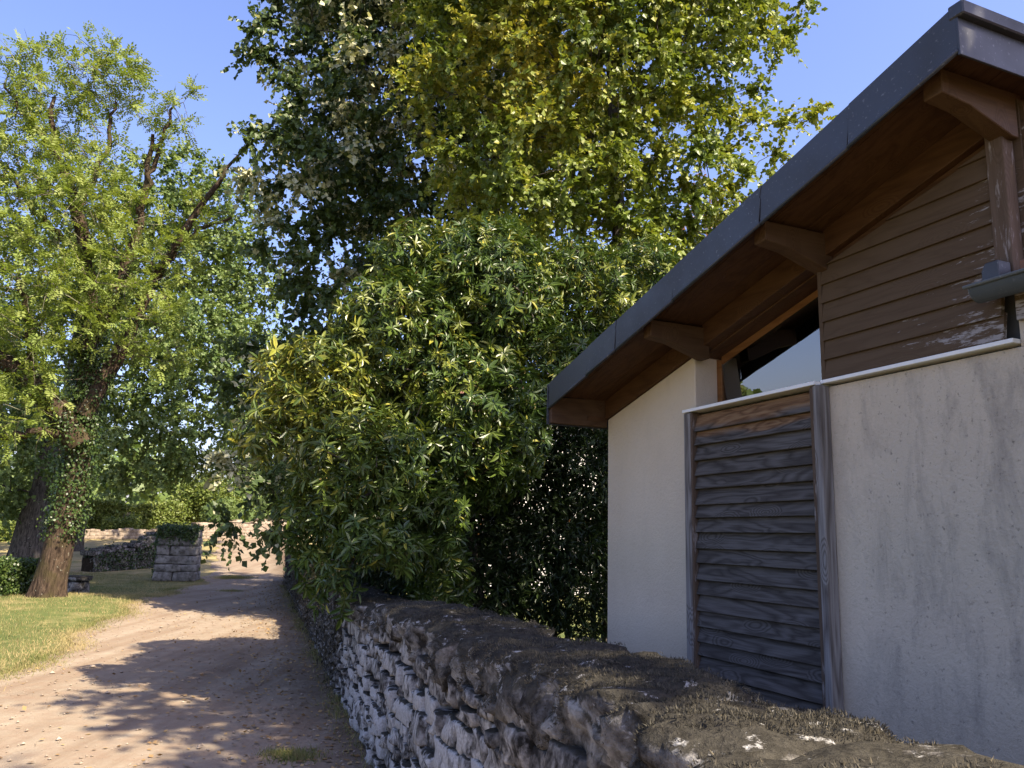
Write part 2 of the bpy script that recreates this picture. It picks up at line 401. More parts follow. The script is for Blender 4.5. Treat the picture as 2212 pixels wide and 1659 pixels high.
M['ash'] = leafmat('ash_leaf', (0.14, 0.195, 0.035), (0.26, 0.325, 0.075), (0.36, 0.37, 0.13), rough=0.55, trans=0.4, spec=0.25)
M['oak'] = leafmat('oak_leaf', (0.075, 0.125, 0.033), (0.17, 0.235, 0.065), (0.22, 0.27, 0.09), rough=0.5, trans=0.32)
M['ivy'] = leafmat('ivy_leaf', (0.02, 0.045, 0.01), (0.06, 0.10, 0.022), (0.14, 0.18, 0.04), rough=0.4, trans=0.25)
M['copper'] = leafmat('copper_leaf', (0.20, 0.09, 0.03), (0.30, 0.14, 0.05), (0.35, 0.2, 0.07), trans=0.35)
M['hedge'] = leafmat('hedge_leaf', (0.10, 0.15, 0.03), (0.19, 0.24, 0.05), (0.26, 0.28, 0.07), rough=0.5, trans=0.35)
M['litter'] = leafmat('fallen_leaf', (0.16, 0.09, 0.04), (0.30, 0.20, 0.10), (0.42, 0.30, 0.14), rough=0.8, trans=0.15, spec=0.1)
M['moss'] = m_blade('moss_tuft', (0.026, 0.024, 0.018), (0.085, 0.079, 0.062), (0.21, 0.175, 0.11))
M['grass'] = m_blade('grass_blade', (0.075, 0.105, 0.024), (0.15, 0.17, 0.045), (0.38, 0.30, 0.145))
M['pillarstone'] = (lambda s: s.done(s.mix(s.ramp(s.noise(s.pos(), 6, 6, .65), (.45, 0.0), (.62, .8)), s.ramp(s.noise(s.offs(s.pos()), 3, 5, .6), (.3, (.13, .12, .105)), (.6, (.27, .255, .23)), (.8, (.36, .34, .31))), (.055, .05, .04)), .95, s.bump(s.noise(s.pos(), 12, 6), .6, .03), .1))(NB('grey_block_stone'))
M['berry'] = m_plain('green_berry', (0.22, 0.17, 0.05), 0.4, 0.5)

# ================================================================== ground
def grid_mesh(name, xs, ys, zf):
    X, Y = np.meshgrid(xs, ys); V = np.stack([X, Y, zf(X, Y)], -1).reshape(-1, 3)
    n, m = len(xs), len(ys); i = (np.arange(m - 1)[:, None] * n + np.arange(n - 1)[None]).ravel()
    return npmesh(name, V, np.stack([i, i + 1, i + n + 1, i + n], -1), True)
xs = np.concatenate([np.linspace(-900, -40, 12)[:-1], np.linspace(-40, 30, 150), np.linspace(30, 900, 12)[1:]])
ys = np.concatenate([np.linspace(-300, -8, 8)[:-1], np.linspace(-8, 70, 170), np.linspace(70, 1500, 16)[1:]])
props(link('lawn', grid_mesh('lawn', xs, ys, ter), M['lawn']), 'dry patchy grass ground beside and beyond the sandy track', 'grass ground', kind='structure')

WP0 = np.array([-0.88, 6.09, 0.0]); WD = np.array([-0.287, 0.958, 0.0]); WN = np.array([0.958, 0.287, 0.0])
def wall_pt(s_, off, z=0.0): return WP0 + WD * s_ + WN * off + np.array([0, 0, z])
# left edge of the track (x as a function of y)
LE = np.array([(-40, -9.0), (-6, -6.5), (2, -5.1), (5, -4.75), (8.7, -5.2), (11.5, -6.0), (14.9, -6.95), (19, -8.1), (23, -8.95), (27, -9.7), (31, -10.9), (36, -12.6), (45, -15.8), (55, -19), (70, -26)])
RE = np.array([(-40, 12.9), (0, 0.9), (6.09, -0.86), (28, -7.45), (33, -8.3), (40, -10.2), (48, -12.3), (55, -14.5), (70, -20)])
def left_edge(y): return np.interp(y, LE[:, 0], LE[:, 1])
def right_edge(y): return np.interp(y, RE[:, 0], RE[:, 1])
yy = np.linspace(-12, 62, 420); tt = np.linspace(0, 1, 26)
wob = 0.14 * np.sin(yy * 1.3) + 0.07 * np.sin(yy * 3.3 + 1) + 0.02 * np.sin(yy * 8.7)
V = []
for j, y in enumerate(yy):
    a = left_edge(y) + wob[j]; b = right_edge(y) + (0.05 if y < 28 else 0.1 * np.sin(y * 3))
    x = a + (b - a) * tt
    z = ter(x, np.full_like(x, y)) + 0.012
    u_ = (x - a) / (b - a)
    z = z - 0.02 * np.exp(-((u_ - 0.3) / 0.1) ** 2) * 0.3 - 0.02 * np.exp(-((u_ - 0.72) / 0.1) ** 2) * 0.3
    V.append(np.stack([x, np.full_like(x, y), z], -1))
V = np.concatenate(V); n = len(tt); i = (np.arange(len(yy) - 1)[:, None] * n + np.arange(n - 1)[None]).ravel()
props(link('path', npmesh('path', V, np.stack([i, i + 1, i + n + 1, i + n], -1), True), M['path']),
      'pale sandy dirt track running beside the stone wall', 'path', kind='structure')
# ================================================================== outbuilding
FA = R(-23.2); FU = np.array([math.sin(FA), math.cos(FA), 0]); FN = np.array([math.cos(FA), -math.sin(FA), 0]); FD = 3.5
BL = thing('outbuilding', 'beige rendered outbuilding with dark metal edged lean-to roof and brown boarded gable', 'building', tuple(FN * FD), math.atan2(-FU[1], -FU[0]))
def zb(x): return 2.62 + 0.2555 * (x + 6.05)            # underside of the verge rafter at the facade
SL = math.atan(0.2555)
# rendered walls (butted, set apart by 2 mm where they meet)
def part(name, m, mb, bevel=0.0, parent=BL): return mb.obj(name, m, parent, bevel)
wl = MB().prism([(-6.05, -0.3), (-4.80, -0.3), (-4.80, zb(-4.80)), (-6.05, zb(-6.05))], 0, 0.25)
part('wall', M['plaster'], wl, 0.006)
part('wall', M['plaster'], MB().box(-4.80, -3.53, 0.02, 0.25, -0.3, 2.495))
part('wall', M['plaster'], MB().box(-3.53, 2.2, 0.0, 0.25, -0.3, 2.505), 0.004)
part('side_wall', M['plaster'], MB().prism([(-6.048, -0.3), (-5.8, -0.3), (-5.8, zb(-5.8)), (-6.048, zb(-6.048))], 0.252, 4.2))
part('side_wall', M['room'], MB().box(2.0, 2.2, 0.252, 4.2, -0.3, 2.9))
M['inside'] = m_plain('pale_room_wall', (0.42, 0.41, 0.38), 0.9)
part('rear_wall', M['inside'], MB().box(-6.05, -5.4, 4.202, 4.4, -0.3, zb(-6.05)))
part('rear_wall', M['inside'], MB().box(-5.4, -3.7, 4.202, 4.4, -0.3, 0.9))  # opening above it, added in the unseen rear wall, lets sun into the room
part('rear_wall', M['inside'], MB().prism([(-5.4, 2.3), (-3.7, 2.3), (-3.7, zb(-3.7)), (-5.4, zb(-5.4))], 4.202, 4.4))
part('rear_wall', M['inside'], MB().prism([(-3.7, -0.3), (2.2, -0.3), (2.2, 2.75), (-2.3, 2.75), (-2.3, zb(-2.3)), (-3.7, zb(-3.7))], 4.202, 4.4))
part('ceiling', M['inside'], MB().prism([(-5.79, zb(-5.79) + 0.10), (-2.37, zb(-2.37) + 0.10), (-2.37, zb(-2.37) + 0.13), (-5.79, zb(-5.79) + 0.13)], 0.262, 4.19))
part('floor', M['inside'], MB().box(-5.8, 2.0, 0.26, 4.2, -0.3, -0.05))
part('inner_wall', M['inside'], MB().box(-3.40, -3.32, 0.30, 4.2, -0.05, 2.7))
# backing behind the gable boards, and the raised end wall clad in brown boards
part('gable_backing', M['room'], MB().prism([(-3.53, 2.507), (-2.36, 2.507), (-2.36, zb(-2.36) + 0.1), (-3.53, zb(-3.53) + 0.1)], 0.06, 0.25))
ew = part('end_wall', M['gable'], MB().box(-2.362, -2.30, 0.03, 4.2, 2.60, zb(-2.33) + 0.12))
for k in range(12):
    z = 2.76 + k * 0.09
    if z + 0.085 > zb(-2.3) + 0.1: break
    link('board', MB().prism([(-2.299, z), (-2.272, z), (-2.287, z + 0.1), (-2.299, z + 0.1)], 0.04, 3.4).mesh('end_board'), M['gable'], ew)
# ---- roof
def slab(x0, x1, y0, y1, a, b): return MB().prism([(x0, zb(x0) + a), (x1, zb(x1) + a), (x1, zb(x1) + b), (x0, zb(x0) + b)], y0, y1)
XL, XR, YV = -6.10, -2.15, -0.55
roof = part('roof', M['zinc'], slab(XL + 0.012, XR - 0.012, YV + 0.012, 4.5, 0.215, 0.272))
for k, y in enumerate(np.arange(0.1, 4.4, 0.5)):
    link('seam', slab(XL + 0.03, XR - 0.03, y, y + 0.025, 0.2725, 0.305).mesh('seam'), M['zinc'], roof)
sof = part('soffit', M['timber'], slab(XL + 0.02, XR - 0.02, YV + 0.015, 0.25, 0.185, 0.2135))
for k in range(4):
    y0 = YV + 0.02 + k * 0.133
    link('board', slab(XL + 0.04, XR - 0.03, y0, y0 + 0.1305, 0.166 - 0.0012 * (k % 2), 0.184).mesh('soffit_board'), M['timber'], sof)
# verge rafter standing on the facade, with a thinner batten below it above window and gable boards
part('rafter', M['timber'], slab(-6.05, -2.32, -0.03, 0.09, 0.003, 0.163), 0.004)
part('batten', M['timber'], slab(-3.53, -2.42, 0.02, 0.06, -0.05, 0.001))
# verge flashing: lapped sheets with a rolled lower edge
jx = [XL, -5.43, -5.0, -4.27, -3.42, -2.77, XR]
for k in range(6):
    a, b = jx[k], jx[k + 1]
    o = YV - 0.004 * (k % 2)
    sh = MB().prism([(a, zb(a) + 0.072), (b - 0.012, zb(b - 0.012) + 0.072), (b + 0.012, zb(b + 0.012) + 0.21), (b + 0.004, zb(b) + 0.225), (b + 0.02, zb(b + 0.02) + 0.285), (a + 0.02, zb(a + 0.02) + 0.285), (a + 0.004, zb(a) + 0.225), (a + 0.012, zb(a + 0.012) + 0.21)], o, o + 0.010)
    if k == 5: sh = MB().prism([(a, zb(a) + 0.072), (b, zb(b) + 0.072), (b, zb(b) + 0.285), (a + 0.02, zb(a + 0.02) + 0.285), (a + 0.004, zb(a) + 0.225), (a + 0.012, zb(a + 0.012) + 0.21)], o, o + 0.010)
    fs = part('verge_flashing', M['zinc'], sh, 0.0012)
    # rolled lower edge
    q = MB(); N = 8; ring = [(0.011 * math.cos(t * 2 * math.pi / N), 0.011 * math.sin(t * 2 * math.pi / N)) for t in range(N)]
    Vv = [(a, o + 0.004 + c, zb(a) + 0.072 + s_) for c, s_ in ring] + [(b, o + 0.004 + c, zb(b) + 0.072 + s_) for c, s_ in ring]
    q.add(Vv, [(t, (t + 1) % N, (t + 1) % N + N, t + N) for t in range(N)] + [tuple(range(N - 1, -1, -1)), tuple(range(N, 2 * N))])
    link('rolled_edge', q.mesh('rolled_edge', smooth=True), M['zinc'], fs)
part('end_flashing', M['zinc'], MB().prismx([(YV - 0.004, zb(XR) + 0.05), (4.5, zb(XR) + 0.05), (4.5, zb(XR) + 0.225), (YV - 0.004, zb(XR) + 0.225)], XR - 0.001, XR + 0.011), 0.002)
part('end_flashing', M['zinc'], MB().prismx([(YV - 0.01, zb(XR) + 0.226), (4.5, zb(XR) + 0.226), (4.5, zb(XR) + 0.292), (YV - 0.01, zb(XR) + 0.292)], XR - 0.03, XR + 0.045), 0.006)
part('low_flashing', M['zinc'], MB().prismx([(YV - 0.006, zb(XL) - 0.065), (4.5, zb(XL) - 0.065), (4.5, zb(XL) + 0.28), (YV - 0.006, zb(XL) + 0.28)], XL - 0.016, XL - 0.004), 0.002)
# eave end closing board
part('eave_board', M['beam'], MB().prismx([(YV + 0.013, 2.553), (-0.002, 2.553), (-0.002, 2.79), (YV + 0.013, 2.77)], XL - 0.002, XL + 0.04), 0.003)
part('eave_underside', M['timber'], MB().box(XL + 0.041, -6.052, -0.2, -0.004, 2.60, 2.64))
# purlins: square nose, deeper towards the wall
for x in (-4.75, -3.57, -2.40):
    t = zb(x) + 0.162
    part('purlin', M['beam'], MB().prismx([(-0.47, t - 0.115), (-0.30, t - 0.135), (-0.02, t - 0.225), (0.02, t - 0.225), (0.02, t), (-0.47, t)], x, x + 0.10), 0.004)
# ---- window under the rafter
wx0, wx1, wy = -4.798, -3.532, 0.19
win = part('window', M['frame'], MB().prism([(wx0, 2.535), (wx0 + 0.055, 2.535), (wx0 + 0.055, zb(wx0) - 0.02), (wx0, zb(wx0) - 0.012)], wy, wy + 0.06), 0.004)
link('frame', MB().prism([(wx0 + 0.055, zb(wx0 + 0.055) - 0.075), (wx1, zb(wx1) - 0.075), (wx1, zb(wx1) - 0.013), (wx0 + 0.055, zb(wx0 + 0.055) - 0.013)], wy + 0.001, wy + 0.06).mesh('frame', 0.004), M['frame'], win)
link('frame', MB().prism([(wx1 - 0.05, 2.535), (wx1, 2.535), (wx1, zb(wx1) - 0.076), (wx1 - 0.05, zb(wx1 - 0.05) - 0.076)], wy + 0.001, wy + 0.06).mesh('frame', 0.004), M['frame'], win)
pane_mb = (MB().prism([(wx0 + 0.054, 2.536), (wx1 - 0.049, 2.536), (wx1 - 0.049, zb(wx1 - 0.05) - 0.074), (wx0 + 0.054, zb(wx0 + 0.055) - 0.074)], wy + 0.03, wy + 0.034))
pane_mb.v = [(x, y - 0.075 * (z - 2.536), z) for x, y, z in pane_mb.v]      # hung slightly out of plumb
link('pane', pane_mb.mesh('pane'), M['glass'], win)
part('head_board', M['timber'], slab(-4.79, -3.535, 0.061, wy + 0.05, -0.011, 0.0))
part('sill_strip', M['white'], MB().box(-4.84, -3.545, -0.09, 0.22, 2.512, 2.534), 0.002)
part('sill_strip', M['white'], MB().box(-3.543, -2.375, -0.045, 0.05, 2.520, 2.541), 0.002)
# ---- boarded panel under the window
pn = part('board_panel', M['earth'], MB().box(-4.762, -3.60, -0.012, 0.018, -0.1, 2.50))
z = 2.495; k = 0
while z > 0.0:
    h = 0.101 + random.uniform(-0.004, 0.004)
    prof = [(-0.013, 0.020), (-0.024, 0.014), (-0.062, -h - 0.002), (-0.040, -h - 0.006)]
    me = MB().prismx([(y, zz) for y, zz in prof], -4.758 + random.uniform(0, .003), -3.603).mesh('weathered_board', 0.0025)
    o = link('board', me, M['panel'], pn, (0, 0, z - 0.02)); o.rotation_euler = (random.uniform(-.02, .02), random.uniform(-.0025, .0025), 0)
    warm = 1.0 if k == 0 else 0.85 if k == 1 else 0.3 if k < 4 else 0.25 if k in (5, 6, 7) else 0.05
    o.color = (warm, 1.0, 0, 1); z -= h; k += 1
part('post', M['post'], MB().box(-4.835, -4.765, -0.082, -0.001, -0.2, 2.508), 0.006)
part('post', M['peelpost'], MB().box(-4.7645, -4.742, -0.074, -0.001, -0.2, 2.506), 0.002)
part('post', M['peelpost'], MB().box(-3.60, -3.571, -0.076, -0.001, -0.2, 2.508), 0.003)
part('post', M['post'], MB().box(-3.570, -3.515, -0.085, -0.001, -0.2, 2.509), 0.006)
# ---- gable boards
gb = part('gable_boarding', M['gable'], MB().box(-3.547, -3.518, -0.03, 0.055, 2.543, zb(-3.54) - 0.053), 0.003)
z = 2.545; k = 0
while True:
    h = 0.113; x0, x1 = -3.517, -2.425
    zt = lambda x: zb(x) - 0.055
    top = min(z + h + 0.02, zt(x1))
    if z > zt(x1) - 0.01: break
    poly = [(x0, z), (x1, z)]
    if z > zt(x0): xs0 = x0 + (z - zt(x0)) / 0.2555; poly = [(xs0, z), (x1, z)]
    if top < zt(x0) + 1e-6: poly += [(x1, top), (x0, top)]
    else:
        xa = x0 + (top - zt(x0)) / 0.2555
        poly += [(x1, top)] + ([(xa, top)] if xa < x1 - 1e-3 else [])
        if z < zt(x0): poly += [(x0, zt(x0))]
    mb = MB().prism(poly, -0.012, 0.012)
    mb.v = [(a, b - 0.022 * (1 - min(1, (c - z) / (h + 0.02))) - 0.002, c) for a, b, c in mb.v]
    link('board', mb.mesh('gable_board', 0.0015), M['gable'], gb); z += h; k += 1
link('trim', MB().prism([(-2.424, 2.78), (-2.335, 2.78), (-2.335, zb(-2.335) - 0.004), (-2.424, zb(-2.424) - 0.004)], -0.05, 0.028).mesh('trim', 0.004), M['peelpost'], gb)
# ---- the wing beside it: eave board, gutter, small roof
part('eave_fascia', M['gable'], MB().box(-2.36, 2.2, -0.03, 0.028, 2.62, 2.745), 0.003)
part('wall', M['plaster'], MB().box(-2.372, 2.0, 0.005, 0.25, 2.507, 2.75))
gut = MB(); N = 12; r = 0.068; gx0, gx1 = -2.47, 2.25; cyg, czg = -0.112, 2.785
prof = [(cyg + r * math.cos(math.pi + math.pi * t / N), czg + r * math.sin(math.pi + math.pi * t / N)) for t in range(N + 1)]
prof += [(cyg + (r - 0.004) * math.cos(math.pi + math.pi * t / N), czg + (r - 0.004) * math.sin(math.pi + math.pi * t / N)) for t in range(N, -1, -1)]
g = part('gutter', M['gutter'], gut.prismx(prof, gx0, gx1))
g.data.polygons.foreach_set('use_smooth', [len(p.vertices) == 4 for p in g.data.polygons])
link('end_cap', MB().prismx(prof[:N + 1], gx0 - 0.004, gx0 - 0.0005).mesh('end_cap'), M['gutter'], g)
bead = [(cyg - r - 0.004 + 0.009 * math.cos(a), czg + 0.009 * math.sin(a)) for a in np.linspace(0, 2 * math.pi, 9)[:-1]]
link('bead', MB().prismx(bead, gx0 - 0.02, gx1).mesh('bead'), M['gutter'], g)
link('outlet_lip', MB().prism([(-2.43, 2.79), (-2.345, 2.79), (-2.345, 2.885), (-2.41, 2.885), (-2.43, 2.85)], -0.14, -0.055).mesh('outlet_lip', 0.004), M['zinc'], g)
part('wing_roof', M['tile'], MB().prismx([(-0.11, 2.80), (4.5, 3.35), (4.5, 3.41), (-0.11, 2.86)], -2.27, 2.3), 0.004)
# ================================================================== stone boundary wall
def hash3(P, k):                                     # smooth pseudo-noise from sines, for displacing stone
    P = np.asarray(P); out = np.zeros(len(P))
    r_ = np.random.default_rng(k)
    for o_ in range(5):
        f = r_.normal(0, 1, (3,)) * (1.6 ** o_); out += np.sin(P @ f + r_.uniform(0, 6.28)) * 0.6 ** o_
    return out / 2.0
def cube_sphere(n, g=None):
    V = []; F = []; idx = {}
    def vid(p):
        k = tuple(np.round(p, 5))
        if k not in idx: idx[k] = len(V); V.append(p)
        return idx[k]
    if g is None: g = np.linspace(-1, 1, n + 1)
    n = len(g) - 1
    for ax in range(3):
        for sg in (-1, 1):
            for i in range(n):
                for j in range(n):
                    q = []
                    for a, b in ((i, j), (i + 1, j), (i + 1, j + 1), (i, j + 1)):
                        p = np.zeros(3); p[ax] = sg; p[(ax + 1) % 3] = g[a]; p[(ax + 2) % 3] = g[b]; q.append(vid(p))
                    F.append(q if sg > 0 else q[::-1])
    return np.array(V, float), np.array(F)
CS3 = cube_sphere(0, (-1, -.82, -.3, .3, .82, 1)); CS2 = cube_sphere(0, (-1, -.78, .78, 1)); CS6 = cube_sphere(6); CS8 = cube_sphere(9)
def rock(cs, seed, rough=0.14, power=5.0, flat=None):
    V = cs[0].copy()
    l = (np.abs(V) ** power).sum(1) ** (1 / power)      # superellipsoid rounding
    V = V / l[:, None]
    V = V * (1 + rough * hash3(V * 2.3, seed)[:, None]) + 0.5 * rough * np.stack([hash3(V * 1.7, seed + k) for k in (31, 57, 91)], 1)
    return V
ROCKS = [npmesh('stone', rock(CS3, 100 + k, 0.10, 11.0) * 0.5, CS3[1], True) for k in range(16)]
RV = [rock(CS2, 300 + k, 0.11, 10.0) * 0.5 for k in range(12)]
for m_ in ROCKS: m_.materials.append(M['stone'])

WA = math.atan2(WD[1], WD[0])
SW = thing('stone_wall', 'long dry stone boundary wall with mossy coping and white lichen beside the track', 'wall', tuple(WP0), WA)
def wl2w(V):                                        # wall-local (along, out towards track, up) -> world
    V = np.asarray(V); return WP0 + V[:, :1] * WD - V[:, 1:2] * WN + np.array([0, 0, 1.0]) * V[:, 2:3]
def ztop(s_): return 1.005 - 0.13 * sm(0.2, 2.4, s_) + 0.02 * math.sin(s_ * 1.9)
core = MB()
for a in np.arange(-8, 22.5, 0.5):
    core.box(a, a + 0.5, -0.5, -0.085, -0.2, ztop(a) + 0.02)
link('core', core.mesh('core'), M['earth'], SW)
cells = []
z0 = -0.03; row = 0
while z0 < 0.98:
    h = random.choice((0.085, 0.10, 0.115, 0.13, 0.15))
    s_ = -8 + random.random() * 0.2
    while s_ < 22:
        l = random.uniform(0.10, 0.26) if random.random() > 0.15 else random.uniform(0.26, 0.42)
        hh = h * random.uniform(0.86, 1.12)
        if z0 + h * 0.5 < ztop(s_):
            if l < 0.24 and random.random() < 0.12:     # two thin stones in one place
                cells.append((s_, l, z0, hh * 0.5)); cells.append((s_, l, z0 + hh * 0.5, hh * 0.5))
            else: cells.append((s_, l, z0 + 0.022 * math.sin(s_ * 1.7 + row) + random.uniform(-.012, .012), hh))
        s_ += l + 0.004
    z0 += h; row += 1.3
scored = []
for c in cells:
    p = wl2w(np.array([[c[0] + c[1] / 2, 0, c[2] + c[3] / 2]]))[0]; q = inframe(p)
    scored.append((c[1] * c[3] * q[2] ** 2 * (0.3 + 1 / (1 + q[2] * 0)) if q and c[0] < 4.5 else 0.0, c))
scored.sort(key=lambda t: -t[0])
rv, rf = [], []; nv = 0
for i, (sc_, c) in enumerate(scored):
    s_, l, z, h = c
    yo = -0.115 + random.uniform(-0.014, 0.02) - 0.045 * z
    if i < 298 and sc_ > 0:
        o = link('stone', random.choice(ROCKS), None, SW, (s_ + l / 2, yo, z + h / 2))
        o.scale = (l * 0.96, random.uniform(0.24, 0.32), h * random.uniform(0.88, 0.97))
        o.rotation_euler = (random.uniform(-.07, .07) + random.choice((0, math.pi)), random.uniform(-.07, .07) + random.choice((0, math.pi)), random.uniform(-.07, .07))
    else:
        v = RV[random.randrange(12)] * np.array([l * 0.98, 0.26, h * 0.96]) + np.array([s_ + l / 2, yo, z + h / 2])
        rv.append(v); rf.append(CS2[1] + nv); nv += len(v)
link('stones', npmesh('stones', np.concatenate(rv), np.concatenate(rf), True), M['stone'], SW, kind='stuff')
# coping: big rough blocks lying across the wall
cop_tris = []
s_ = -7.6
k = 0
while s_ < 21:
    l = random.uniform(0.28, 0.6) * (1 if s_ < 6 else 1.5)
    h = 0.215 + random.uniform(-0.03, 0.045); zt = ztop(s_ + l / 2)
    V = rock(CS8, 500 + k, 0.10, 5.0)
    hi = hash3(V * np.array([5, 8, 5]), 900 + k) * 0.11 + hash3(V * np.array([11, 17, 9]), 940 + k) * 0.05
    V = V * (0.5 + hi[:, None] * 0.5)
    V = V * np.array([l * 1.03, 0.54 + random.uniform(-.04, .07), h * 1.05]) + np.array([s_ + l / 2, -0.255 + random.uniform(-.03, .03), 0])
    tilt = random.uniform(-.06, .06); V[:, 2] += tilt * (V[:, 0] - s_ - l / 2) + random.uniform(-.08, .08) * (V[:, 1] + .255)
    tgt = float(np.interp(s_ + l / 2, [-4.8, -3.6, -2.65, -1.2, 0.1, 2.05], [1.235, 1.215, 1.195, 1.165, 1.115, 0.99])) + random.uniform(-.018, .012)
    V[:, 2] += tgt - V[:, 2].max()
    link('coping_stone', npmesh('coping_stone', V, CS8[1], True), M['coping'], SW)
    if s_ < 5: cop_tris.append((V, CS8[1]))
    s_ += l; k += 1
def blades(name, P, D, L, Wd, m, parent, tone, warm, kind='stuff'):
    """one-triangle blades at P, pointing along D (unit)"""
    n_ = len(P); side = np.cross(D, rng.normal(0, 1, (n_, 3))); side /= np.linalg.norm(side, axis=1)[:, None] + 1e-9
    V = np.stack([P - side * Wd[:, None] * 0.5, P + side * Wd[:, None] * 0.5, P + D * L[:, None]], 1).reshape(-1, 3)
    F = np.arange(3 * n_).reshape(-1, 3)
    me = npmesh(name, V, F, False, {'tone': np.repeat(tone, 3), 'warm': np.repeat(warm, 3)})
    return link(name, me, m, parent, kind=kind)
def sample_quads(V, F, n_):
    q = V[F]; a = 0.5 * np.linalg.norm(np.cross(q[:, 2] - q[:, 0], q[:, 3] - q[:, 1]), axis=1)
    nn = np.cross(q[:, 2] - q[:, 0], q[:, 3] - q[:, 1]); nn /= np.linalg.norm(nn, axis=1)[:, None] + 1e-9
    i = rng.choice(len(F), n_, p=a / a.sum()); u_, v_ = rng.random((2, n_, 1))
    P = (q[i, 0] * (1 - u_) + q[i, 1] * u_) * (1 - v_) + (q[i, 3] * (1 - u_) + q[i, 2] * u_) * v_
    return P, nn[i]
Pm, Nm = [], []
for V, F in cop_tris:
    c = V.mean(0); dens = 7000 if c[0] > -1 else 19000
    if c[0] < -6.6: continue
    P, N_ = sample_quads(V, F, dens); Pm.append(P); Nm.append(N_)
Pm = np.concatenate(Pm); Nm = np.concatenate(Nm)
msk = hash3(Pm * 7.0, 77) + 0.8 * hash3(Pm * 17.0, 78) + 0.45 * Nm[:, 2] - 0.12
keep = (msk > 0.18 + rng.normal(0, 0.15, len(Pm))) & (Nm[:, 2] > -0.35)
Pm, Nm = Pm[keep], Nm[keep]
D = Nm * 0.9 + rng.normal(0, 0.42, Pm.shape) + np.array([0, 0.1, 0.1]); D /= np.linalg.norm(D, axis=1)[:, None]
nn = len(Pm)
cush = np.clip(hash3(Pm * 34.0, 83) + 0.5 * hash3(Pm * 75.0, 84) + 0.35, 0, 1.3) * 0.014
blades('moss', Pm + Nm * (cush - 0.004)[:, None], D, rng.uniform(0.006, 0.015, nn), rng.uniform(0.0025, 0.005, nn), M['moss'], SW, np.clip(0.5 * rng.random(nn) + cush / 0.026, 0, 1), np.clip(rng.normal(0.05, 0.2, nn) + 0.3 * hash3(Pm * 3, 5), 0, 1))
# ================================================================== plants
T_ROUND = (np.array([(0, 0, 0), (0.25, 0.46, 0.07), (0.68, 0.36, 0.05), (1, 0, -0.12), (0.68, -0.36, 0.05), (0.25, -0.46, 0.07)]), np.array([(0, 3, 2, 1), (0, 5, 4, 3)]))
T_LANCE = (np.array([(0, 0, 0), (0.32, 0.15, 0.03), (0.72, 0.12, -0.04), (1, 0, -0.2), (0.72, -0.12, -0.04), (0.32, -0.15, 0.03)]), np.array([(0, 3, 2, 1), (0, 5, 4, 3)]))
T_KITE = (np.array([(0, 0, 0), (0.42, 0.26, 0.03), (1, 0, -0.06), (0.42, -0.26, 0.03)]), np.array([(0, 3, 2, 1)]))
T_HEART = (np.array([(0, 0, 0), (0.40, 0.47, 0.06), (1, 0, -0.10), (0.40, -0.47, 0.06)]), np.array([(0, 3, 2, 1)]))
T_DIAM = (np.array([(0, 0, 0), (0.5, 0.42, 0.0), (1, 0, 0), (0.5, -0.42, 0.0)]), np.array([(0, 3, 2, 1)]))
def unit(v): return v / (np.linalg.norm(v, axis=-1, keepdims=True) + 1e-9)
def leaf_arrays(P, A, N, L, tmpl):
    """leaves at P along A with face normal N and length L"""
    A = unit(A); S = unit(np.cross(N, A)); N2 = np.cross(A, S)
    tv, tf = tmpl; n_ = len(P); L = L[:, None, None]
    V = P[:, None] + L * (tv[None, :, 0:1] * A[:, None] + tv[None, :, 1:2] * S[:, None] + tv[None, :, 2:3] * N2[:, None])
    F = tf[None] + (np.arange(n_) * len(tv))[:, None, None]
    return V.reshape(-1, 3), F.reshape(-1, tf.shape[1])
def leaves(name, P, A, N, L, tmpl, m, parent, tone, warm, kind='stuff'):
    V, F = leaf_arrays(P, A, N, L, tmpl); k = len(tmpl[0])
    me = npmesh(name, V, F, False, {'tone': np.repeat(np.clip(tone, 0, 1), k), 'warm': np.repeat(np.clip(warm, 0, 1), k)})
    return link(name, me, m, parent, kind=kind)
def in_lobes(lobes, n_, shell=0.55):
    """points spread through a union of ellipsoids, thicker towards the outside. lobe = (x,y,z,rx,ry,rz)"""
    lob = np.array(lobes); vol = lob[:, 3] * lob[:, 4] * lob[:, 5]
    i = rng.choice(len(lob), n_, p=vol ** 0.62 / (vol ** 0.62).sum())
    d = unit(rng.normal(0, 1, (n_, 3))); r = rng.random((n_, 1)) ** (1 / 3.0); r = r * (1 - shell) + shell * np.maximum(r, rng.random((n_, 1)) ** 0.35)
    return lob[i, :3] + d * r * lob[i, 3:6], d
def thin(P, dmin):
    keep = []; cell = {}
    for i, p in enumerate(P):
        k = tuple((p // dmin).astype(int)); ok = True
        for a in (-1, 0, 1):
            for b in (-1, 0, 1):
                for c in (-1, 0, 1):
                    for j in cell.get((k[0] + a, k[1] + b, k[2] + c), ()):
                        if ((P[j] - p) ** 2).sum() < dmin * dmin: ok = False
        if ok: keep.append(i); cell.setdefault(k, []).append(i)
    return np.array(keep)
